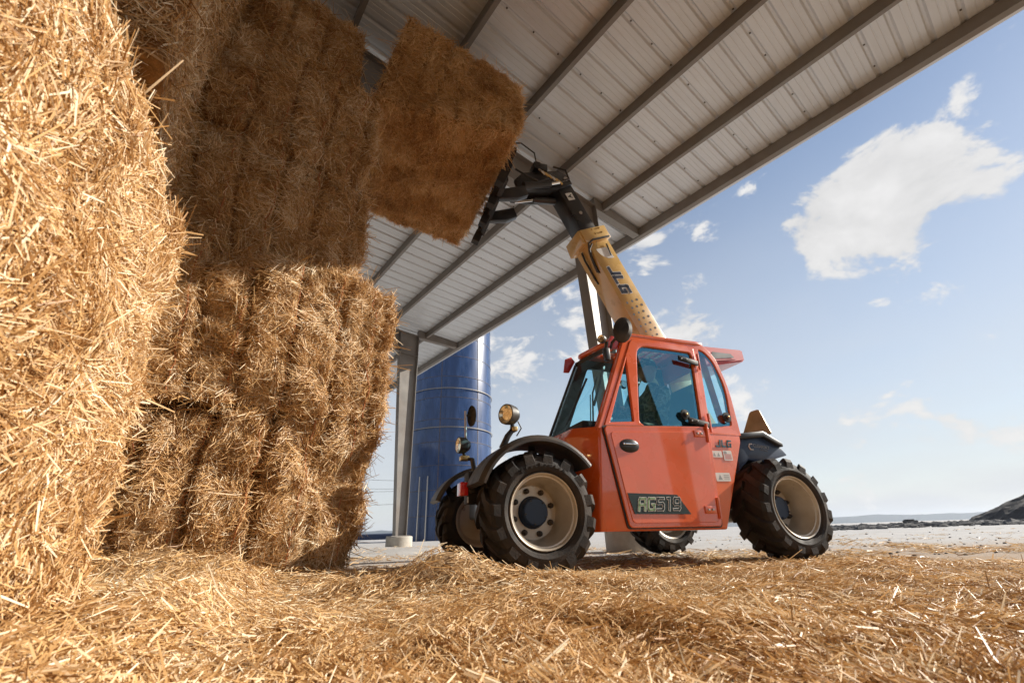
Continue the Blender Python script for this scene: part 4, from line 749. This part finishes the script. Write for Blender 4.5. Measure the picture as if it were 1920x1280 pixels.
# ---- front fenders, lamps, mirrors
def front():
    for v0,v1,near in ((-.01,.40,1),(WT-.40,WT+.01,0)):
        ar=arc(0,WR+.02,.495,160,36,20); b=B(); th=.018; vs=[];fs=[]
        for i,(p,q) in enumerate(ar):
            d=Vector((p,q-WR-.02)).normalized(); 
            for (vv,k,dz) in ((v0,0,-.03),(v0+.03,0,0),(v1-.03,0,0),(v1,0,-.03),(v1,1,-.03),(v0,1,-.03)): vs.append((p+d.x*(dz-th*k),vv,q+d.y*(dz-th*k)))
        m=len(ar)
        for i in range(m-1):
            for k in range(6): a=6*i; fs.append((a+k,a+(k+1)%6,a+6+(k+1)%6,a+6+k))
        fs+=[tuple(range(6)),tuple(range(6*m-1,6*m-7,-1))]; b.poly(vs,fs); bmesh.ops.recalc_face_normals(b.bm,faces=b.bm.faces[:]); part(b,'fender',PLASTIC)
        part(B().bar((.05,(v0+v1)/2+(.2 if near else -.2),.62),(.0,(v0+v1)/2,.90),.05,.02),'fender_bracket',BLACK,False); part(B().bar((-.30,(v0+v1)/2+(.22 if near else -.22),.60),(-.33,(v0+v1)/2,.78),.06,.02),'fender_bracket',BLACK,False)
    def lamp(c,yaw,name='work_lamp',s=1):
        Mx=Matrix.Translation(c)@Matrix.Rotation(yaw,4,'Z')@Matrix.Rotation(rad(-90),4,'Z')
        h=B().lathe([(0,.075*s),(.045*s,.07*s),(.074*s,.03*s),(.080*s,-.02*s),(.078*s,-.045*s),(.070*s,-.046*s)],26).out(name,PLASTIC,TH,True,Mx); B().lathe([(.0,-.036*s),(.045*s,-.030*s),(.070*s,-.044*s)],26).out('reflector',REFL,h,True); B().lathe([(0,-.050*s),(.04*s,-.049*s),(.071*s,-.044*s)],26).out('lens',LENS,h,True); return h
    lamp((-.17,.20,1.115),rad(28)); part(B().tube([(-.15,.20,1.04),(-.15,.20,1.00),(-.19,.20,.95),(-.23,.22,.86)],[.016,.02,.024,.026],10),'lamp_arm',BLACK); part(B().box((-.16,.16,.985),(-.12,.24,1.02),None,.006),'lamp_clamp',BRASS); part(B().tube([(-.10,.21,1.07),(-.07,.22,1.02),(-.11,.22,.96)],.005,6),'lamp_cable',PLASTIC)
    # lamp side window in the housing
    lamp((-.36,.98,1.02),rad(10),s=.92); part(B().tube([(-.35,.98,.95),(-.33,.97,.90),(-.28,.93,.89),(-.26,.88,.72)],[.014,.018,.022,.024],10),'lamp_arm',BLACK); part(B().box((-.38,.94,.885),(-.30,1.02,.925),None,.006),'lamp_clamp',BRASS)
    part(B().tube([(-.33,.98,1.08),(-.335,.985,1.34)],.011,8),'mirror_post',STEEL); mh=part(B().lathe([(0,.03),(.05,.026),(.075,.008),(.078,-.006),(.074,-.008)],24,Matrix.Translation((-.27,1.0,1.30))@Matrix.Rotation(rad(-62),4,'Z')@Matrix.Diagonal((.75,1,1.3,1))),'round_mirror',PLASTIC); part(B().tube([(-.335,.985,1.30),(-.29,.995,1.30)],.012,6),'mirror_joint',BLACK,True)
    part(B().box((-.50,.40,.545),(-.44,.52,.64),None,.006),'marker_lamp',REDL); part(B().box((-.44,.38,.56),(-.38,.66,.66),None,.008).box((-.40,.55,.50),(-.30,.72,.74),None,.01),'lamp_bracket',MATTE)
    part(B().bar((-.43,.46,.54),(-.43,.46,.50),.012,.008),'strap_end',WHITE,False)
    # big mirror on the cab post, round lamp and box below it
    mm=B(); mm.lathe([(0,.035),(.07,.030),(.105,.008),(.108,-.008),(.10,-.012),(0,-.012)],26,Matrix.Diagonal((.80,1,1.25,1))); part(mm,'wing_mirror',PLASTIC,True,None,Matrix.Translation((.905,.10,1.935))@Matrix.Rotation(rad(14),4,'Y')@Matrix.Rotation(rad(150),4,'Z'))
    part(B().tube([(.87,.27,1.83),(.84,.20,1.84),(.88,.13,1.90)],.014,8).tube([(.80,.28,1.72),(.80,.22,1.86)],.016,8),'mirror_arm',BLACK); lamp((.755,.22,1.875),rad(28),'beacon_lamp',.50); part(B().box((.76,.20,1.67),(.81,.25,1.79),None,.008),'switch_box',BLACK)
    part(B().prism([(.82,1.82),(.90,1.96),(.99,1.96),(.96,1.84)],.29,.315,'y',.004),'post_bracket',REDP); part(B().prism([(.70,1.80),(.76,1.80),(.84,1.93),(.80,1.98),(.73,1.95)],.925,.95,'y',.004).lathe([(.022,-.001),(.030,-.001),(.030,.027),(.022,.027)],16,Matrix.Translation((.765,.924,1.925)),True),'lifting_eye',REDP)
REFL=mat('lamp_reflector',(.9,.88,.84),.15,.9); REDL=mat('red_lamp',(.75,.02,.015),.2,0,.8)
front()
# ---- boom
def boom():
    v0,v1=1.09,1.40; d=Vector((-.423,0,.906)); pz=Vector((.906,0,.423))       # along the boom, and towards its back
    def bx(p0,p1,hw,va,vb,name,mt,bev=.008,parent=None):
        """beam between two centre points in the x-z plane, half height hw, from va to vb"""
        p0,p1=Vector((p0[0],0,p0[1])),Vector((p1[0],0,p1[1])); e=(p1-p0).normalized(); n=Vector((e.z,0,-e.x)); pl=[p0-n*hw,p0+n*hw,p1+n*hw,p1-n*hw]; return part(B().prism([(p.x,p.z) for p in pl],va,vb,'y',bev),name,mt,True,parent)
    c0=(2.66,1.16); c1=(1.430,3.79)
    ob=bx(c0,c1,.172,v0,v1,'outer_boom',TAN)
    # collar at the mouth
    e=Vector((c1[0]-c0[0],0,c1[1]-c0[1])).normalized(); n=Vector((e.z,0,-e.x)); cc=Vector((c1[0],0,c1[1]))
    a=cc-e*.03; b_=cc+e*.17; bx((a.x,a.z),(b_.x,b_.z),.215,v0-.035,v1+.035,'boom_collar',TAN,.012); 
    col=B().prism([(p.x,p.z) for p in (a-n*.205,a-n*.27,b_-n*.24,b_-n*.205)],v0-.02,v1+.02,'y',.006); part(col,'collar_flange',TAN)
    for (s,t) in ((.05,-.05),(.05,.06),(.12,-.07),(.12,.05)):
        p=cc+e*(s+.02)+n*(t+.05); part(B().lathe([(0,-.008),(.012,-.007),(.015,0)],8,Matrix.Translation((p.x,v0-.036,p.z))),'collar_bolt',BRASS)
    k=cc+e*1.02; bx((cc.x,cc.z),(k.x,k.z),.125,v0+.03,v1-.03,'inner_boom',BLACK)
    # label A and pin
    p=cc+e*.74-n*.0; mpart(plate([(-.055,-.06),(.055,-.06),(.055,.06),(-.055,.06)],[],.002),'letter_plate',WHITE,frame((p.x,v0+.027,p.z),(n.x,0,n.z),(e.x,0,e.z))); mpart(textmesh('A',.085,.001,0,.003),'plate_letter',BLACK,frame((p.x,v0+.0245,p.z),(e.x,0,e.z),(-n.x,0,-n.z)))
    p=cc+e*.46+n*.02; part(B().lathe([(0,-.012),(.022,-.010),(.026,0)],14,Matrix.Translation((p.x,v0+.03,p.z))),'boom_pin',STEEL)
    # boom head: bent neck towards the bale
    K=k; hd=[(K.x+.16,K.z-.04),(K.x+.10,K.z+.10),(K.x-.05,K.z+.14),(.42,4.66),(.30,4.50),(.34,4.38),(.62,4.42),(K.x-.10,K.z-.22)]
    part(B().prism(hd,v0+.0,v0+.05,'y',.008).prism(hd,v1-.05,v1,'y',.008).prism([(K.x+.02,K.z+.02),(K.x-.04,K.z+.09),(.48,4.60),(.46,4.48),(K.x-.08,K.z-.12)],v0+.05,v1-.05,'y',.008),'boom_head',BLACK)
    part(B().lathe([(0,-.014),(.028,-.012),(.032,0)],16,Matrix.Translation((K.x+.06,v0,K.z+.02))),'head_pin',STEEL)
    part(B().tube([(K.x-.06,(v0+v1)/2,K.z-.28),(.62,(v0+v1)/2,4.38)],.045,14),'tilt_cylinder',BLACK); part(B().tube([(.40,v0-.06,4.36),(.78,v0-.06,4.50)],.05,14),'grab_cylinder',BLACK); part(B().tube([(.62,(v0+v1)/2,4.38),(.34,(v0+v1)/2,4.27)],.024,12),'cylinder_rod',CHROME); part(B().tube([(.78,v0-.06,4.50),(.92,v0-.06,4.57)],.022,12),'cylinder_rod',CHROME)
    [part(B().prism([(.45,4.20),(.40,4.34),(.10,4.20),(.06,4.04),(.30,4.10)],va,vb,'y',.01),'tilt_link',BLACK) for va,vb in ((v0-.10,v0-.02),(v1+.02,v1+.10))]
    # carriage behind the bale, leaning with it
    ct=Vector((.12,0,4.62)); cb=Vector((-.01,0,4.07)); e=(cb-ct).normalized(); fr=B()
    for v in (.74,1.05,1.42,1.76): fr.bar((ct.x,v,ct.z),(cb.x,v,cb.z),.06,.05,(1,0,0),.006)
    for t in (.02,.5,.97): p=ct.lerp(cb,t); fr.bar((p.x+.05,.71,p.z),(p.x+.05,1.79,p.z),.07,.06,(0,0,1),.006)
    part(fr,'bale_carriage',MATTE,False); f=Vector((-.92,0,.39))
    for v in (.80,1.12,1.42,1.72): p=ct.lerp(cb,.45); part(B().tube([(p.x,v,p.z),(p.x-.45,v,p.z+.10),(p.x-.95,v,p.z+.20)],[.025,.022,.004],8),'tine',STEEL)
    for v in (.68,1.05,1.42,1.80): 
        q=cb; part(B().box((-.04,v-.05,-.14),(.06,v+.05,.05),None,.006),'carriage_foot',MATTE,False,None,Matrix.Translation((q.x,0,q.z))@Matrix.Rotation(rad(20),4,'Y'))
    # valve block, fittings, hoses
    part(B().box((K.x-.42,v0-.04,K.z+.05),(K.x-.22,v0+.14,K.z+.16),None,.01).box((K.x-.38,v0+.0,K.z+.16),(K.x-.30,v0+.08,K.z+.22),None,.008),'valve_block',BLACK)
    for i in range(6): part(B().tube([(K.x-.36+i*.05,v0-.05,K.z+.02-.02*i),(K.x-.33+i*.05,v0-.07,K.z-.03-.02*i),(K.x-.28+i*.05,v0-.06,K.z-.06-.02*i)],.014,8),'hose_fitting',BRASS if i%3 else STEEL)
    for (pts,r) in (([(K.x-.34,v0+.05,K.z+.20),(.62,v0+.02,5.10),(.42,v0,5.20),(.22,v0,5.12)],.010),([(K.x-.05,v0-.06,K.z-.12),(K.x+.06,v0-.09,K.z-.06),(K.x+.02,v0-.09,K.z+.08),(K.x-.15,v0-.06,K.z+.12)],.013),([(K.x-.2,v0-.05,K.z-.08),(.62,v0-.08,4.48),(.45,v0-.10,4.50),(.28,v0-.10,4.58)],.013)): part(B().tube(pts,r,8),'hose',PLASTIC)
    # hose guides near the collar
    o=Vector((c1[0],0,c1[1])); e=Vector((c1[0]-c0[0],0,c1[1]-c0[1])).normalized(); n=Vector((e.z,0,-e.x))
    def P(s,t,v): q=o+e*s+n*t; return (q.x,v,q.z)
    part(B().tube([P(-.02,.17,v0-.05),P(-.02,-.12,v0-.06),P(-.05,-.19,v0-.03),P(-.14,-.20,v0+.02),P(-.24,-.19,v0+.06),P(-.42,-.19,v0+.09)],.014,8).tube([P(-.06,-.14,v0-.03),P(-.12,-.20,v0),P(-.22,-.195,v0+.04),P(-.38,-.19,v0+.07)],.012,8),'hose',PLASTIC); part(B().tube([P(-.06,-.19,v0+.17),P(-.18,-.20,v0+.18),P(-.30,-.19,v0+.19),P(-.48,-.185,v0+.2)],.013,8),'hose',PLASTIC)
    for (s,v) in ((-.34,.075),(-.44,.20)): part(B().bar(P(s+.05,-.165,v0+v),P(s-.10,-.165,v0+v),.05,.018,(0,1,0),.003),'hose_clamp',BLACK)
    # angle gauge, brand letters and dot pattern on the near side
    gm=lambda s,t,off=.0015:frame(P(s,t,v0-off),(n.x,0,n.z),(e.x,0,e.z))
    mpart(plate([(0,0)]+[(.175*math.cos(rad(a)),.175*math.sin(rad(a))) for a in range(180,281,10)][::1],[],.002),'angle_gauge',WHITE,gm(-.14,.075))
    dt=B()
    for a in range(188,276,12): dt.lathe([(0,-.001),(.006,-.001),(.006,.001)],6,Matrix.Translation((.145*math.cos(rad(a)),0,.145*math.sin(rad(a)))))
    part(dt,'gauge_mark',GREY,False,None,gm(-.14,.075,.004)@Matrix.Rotation(rad(90),4,'X')); part(B().bar(P(-.10,.10,v0-.01),P(-.28,.07,v0-.01),.022,.008,(0,1,0),.003),'gauge_pointer',BLACK)
    Mw=frame(P(-.44,-.075,v0-.0025),(-e.x,0,-e.z),(n.x,0,n.z)); word('JLG',.085,.120,.055,.056,Mw@Matrix.Translation((0,0,-.001)),WHITE,'brand_outline',.0015); word('JLG',.085,.120,.055,.042,Mw,TEALB,'brand_lettering',.0025)
    for i in range(11):
        for j in range(3): 
            t=-.095+j*.085+(.03 if i%2 else 0); r=.017-.0004*i; q=P(-.96-i*.085,t,v0-.0006); part(B().lathe([(0,-.001),(r,-.001),(r,0)],12,Matrix.Translation(q)),'dot_decal',GREY2,False)
    part(B().tube([(1.2,1.24,.75),(1.75,1.24,1.75)],.055,14),'lift_cylinder',BLACK); part(B().tube([(1.75,1.24,1.75),(2.08,1.24,2.28)],.032,12),'lift_rod',CHROME)
TEALB=mat('navy_letter',(.015,.02,.05),.35); GREY2=mat('dot_grey',(.06,.06,.065),.5)
boom()
# ------------------------------------------------------------------ operator in the cab
def operator():
    root=empty('person',TH.matrix_world@Vector((1.5,.60,1.05)) if False else Matrix.Translation(TO)@Matrix.Rotation(PHI,4,'Z')@Vector((1.5,.60,1.02)),PHI); tag(root,'person in camouflage jacket and cap sitting at the controls in the cab','person')
    J=[((0,0,.10),.15),((.02,0,.30),.145),((.03,0,.46),.15),((.02,0,.56),.07),((.01,0,.63),.058),
       ((.02,-.19,.47),.07),((-.13,-.24,.30),.052),((-.36,-.12,.28),.04),((-.45,-.08,.30),.03),
       ((.02,.19,.47),.07),((-.13,.24,.30),.052),((-.36,.12,.28),.04),((-.45,.08,.30),.03),
       ((-.12,-.10,.09),.095),((-.44,-.12,.12),.07),((-.52,-.12,-.12),.055),((-.12,.10,.09),.095),((-.44,.12,.12),.07),((-.52,.12,-.12),.055)]
    Ed=[(0,1),(1,2),(2,3),(3,4),(2,5),(5,6),(6,7),(7,8),(2,9),(9,10),(10,11),(11,12),(0,13),(13,14),(14,15),(0,16),(16,17),(17,18)]
    me=bpy.data.meshes.new('body'); me.from_pydata([j[0] for j in J],Ed,[]); o=link('body',me,CAMO,root); m=o.modifiers.new('skin','SKIN')
    for v,(p,r) in zip(me.skin_vertices[0].data,J): v.radius=(r,r)
    me.skin_vertices[0].data[0].use_root=True; s=o.modifiers.new('sub','SUBSURF'); s.levels=1; s.render_levels=1
    hb=bmesh.new(); bmesh.ops.create_uvsphere(hb,u_segments=20,v_segments=14,radius=.1)
    for v in hb.verts:
        x,y,z=v.co; v.co=Vector((x*1.0-(.012 if z<-.02 else 0)-(max(0,.03-abs(y))*.5 if (x<-.06 and -.03<z<.02) else 0),y*.80,z*1.22))
    b=B(); b.merge(hb,Matrix.Translation((-.01,0,.74))); b.lathe([(0,-.02),(.014,-.015),(.014,.015),(0,.02)],10,Matrix.Translation((.01,-.08,.73))).lathe([(0,-.02),(.014,-.015),(.014,.015),(0,.02)],10,Matrix.Translation((.01,.08,.73))); b.out('head',SKIN,root,True)
    cb=B().lathe([(0,.11),(.05,.10),(.088,.06),(.104,.0)],20,Matrix.Translation((0,0,.78))@Matrix.Rotation(rad(90),4,'X')@Matrix.Diagonal((1.02,1,.84,1))); cb.prism(roundpoly([(-.08,-.07),(-.20,-.05),(-.20,.05),(-.08,.07)],.03),.775,.787,'z'); cb.out('cap',CAMO,root,True)
    for s in (-1,1):
        h=B()
        for k in range(4): h.tube([(-.45,s*(.06+.018*k),.30),(-.51,s*(.055+.018*k),.315),(-.535,s*(.055+.018*k),.29),(-.52,s*(.055+.018*k),.265)],[.011,.010,.009,.007],6)
        h.tube([(-.44,s*.05,.30),(-.48,s*.035,.325),(-.51,s*.035,.32)],[.012,.010,.008],6).box((-.475,s*.085-.042,.285),(-.425,s*.085+.042,.318),None,.012); h.out('hand',SKIN,root,True)
operator()

# ------------------------------------------------------------------ the air
def haze():
    x0,x1,y0,y1,z0,z1=-4600,5600,-200,4700,-75,75
    m=bpy.data.materials.new('haze_air'); m.use_nodes=True; nt=m.node_tree; nt.nodes.clear(); o=nt.nodes.new('ShaderNodeOutputMaterial'); v=nt.nodes.new('ShaderNodeVolumePrincipled'); v.inputs['Density'].default_value=.00015; v.inputs['Color'].default_value=(.80,.88,1,1); v.inputs['Anisotropy'].default_value=.2; nt.links.new(v.outputs[0],o.inputs['Volume'])
    b=B().box((x0,y0,z0),(x1,y1,z1)).out('haze',m); tag(b,None,kind='stuff')
haze()
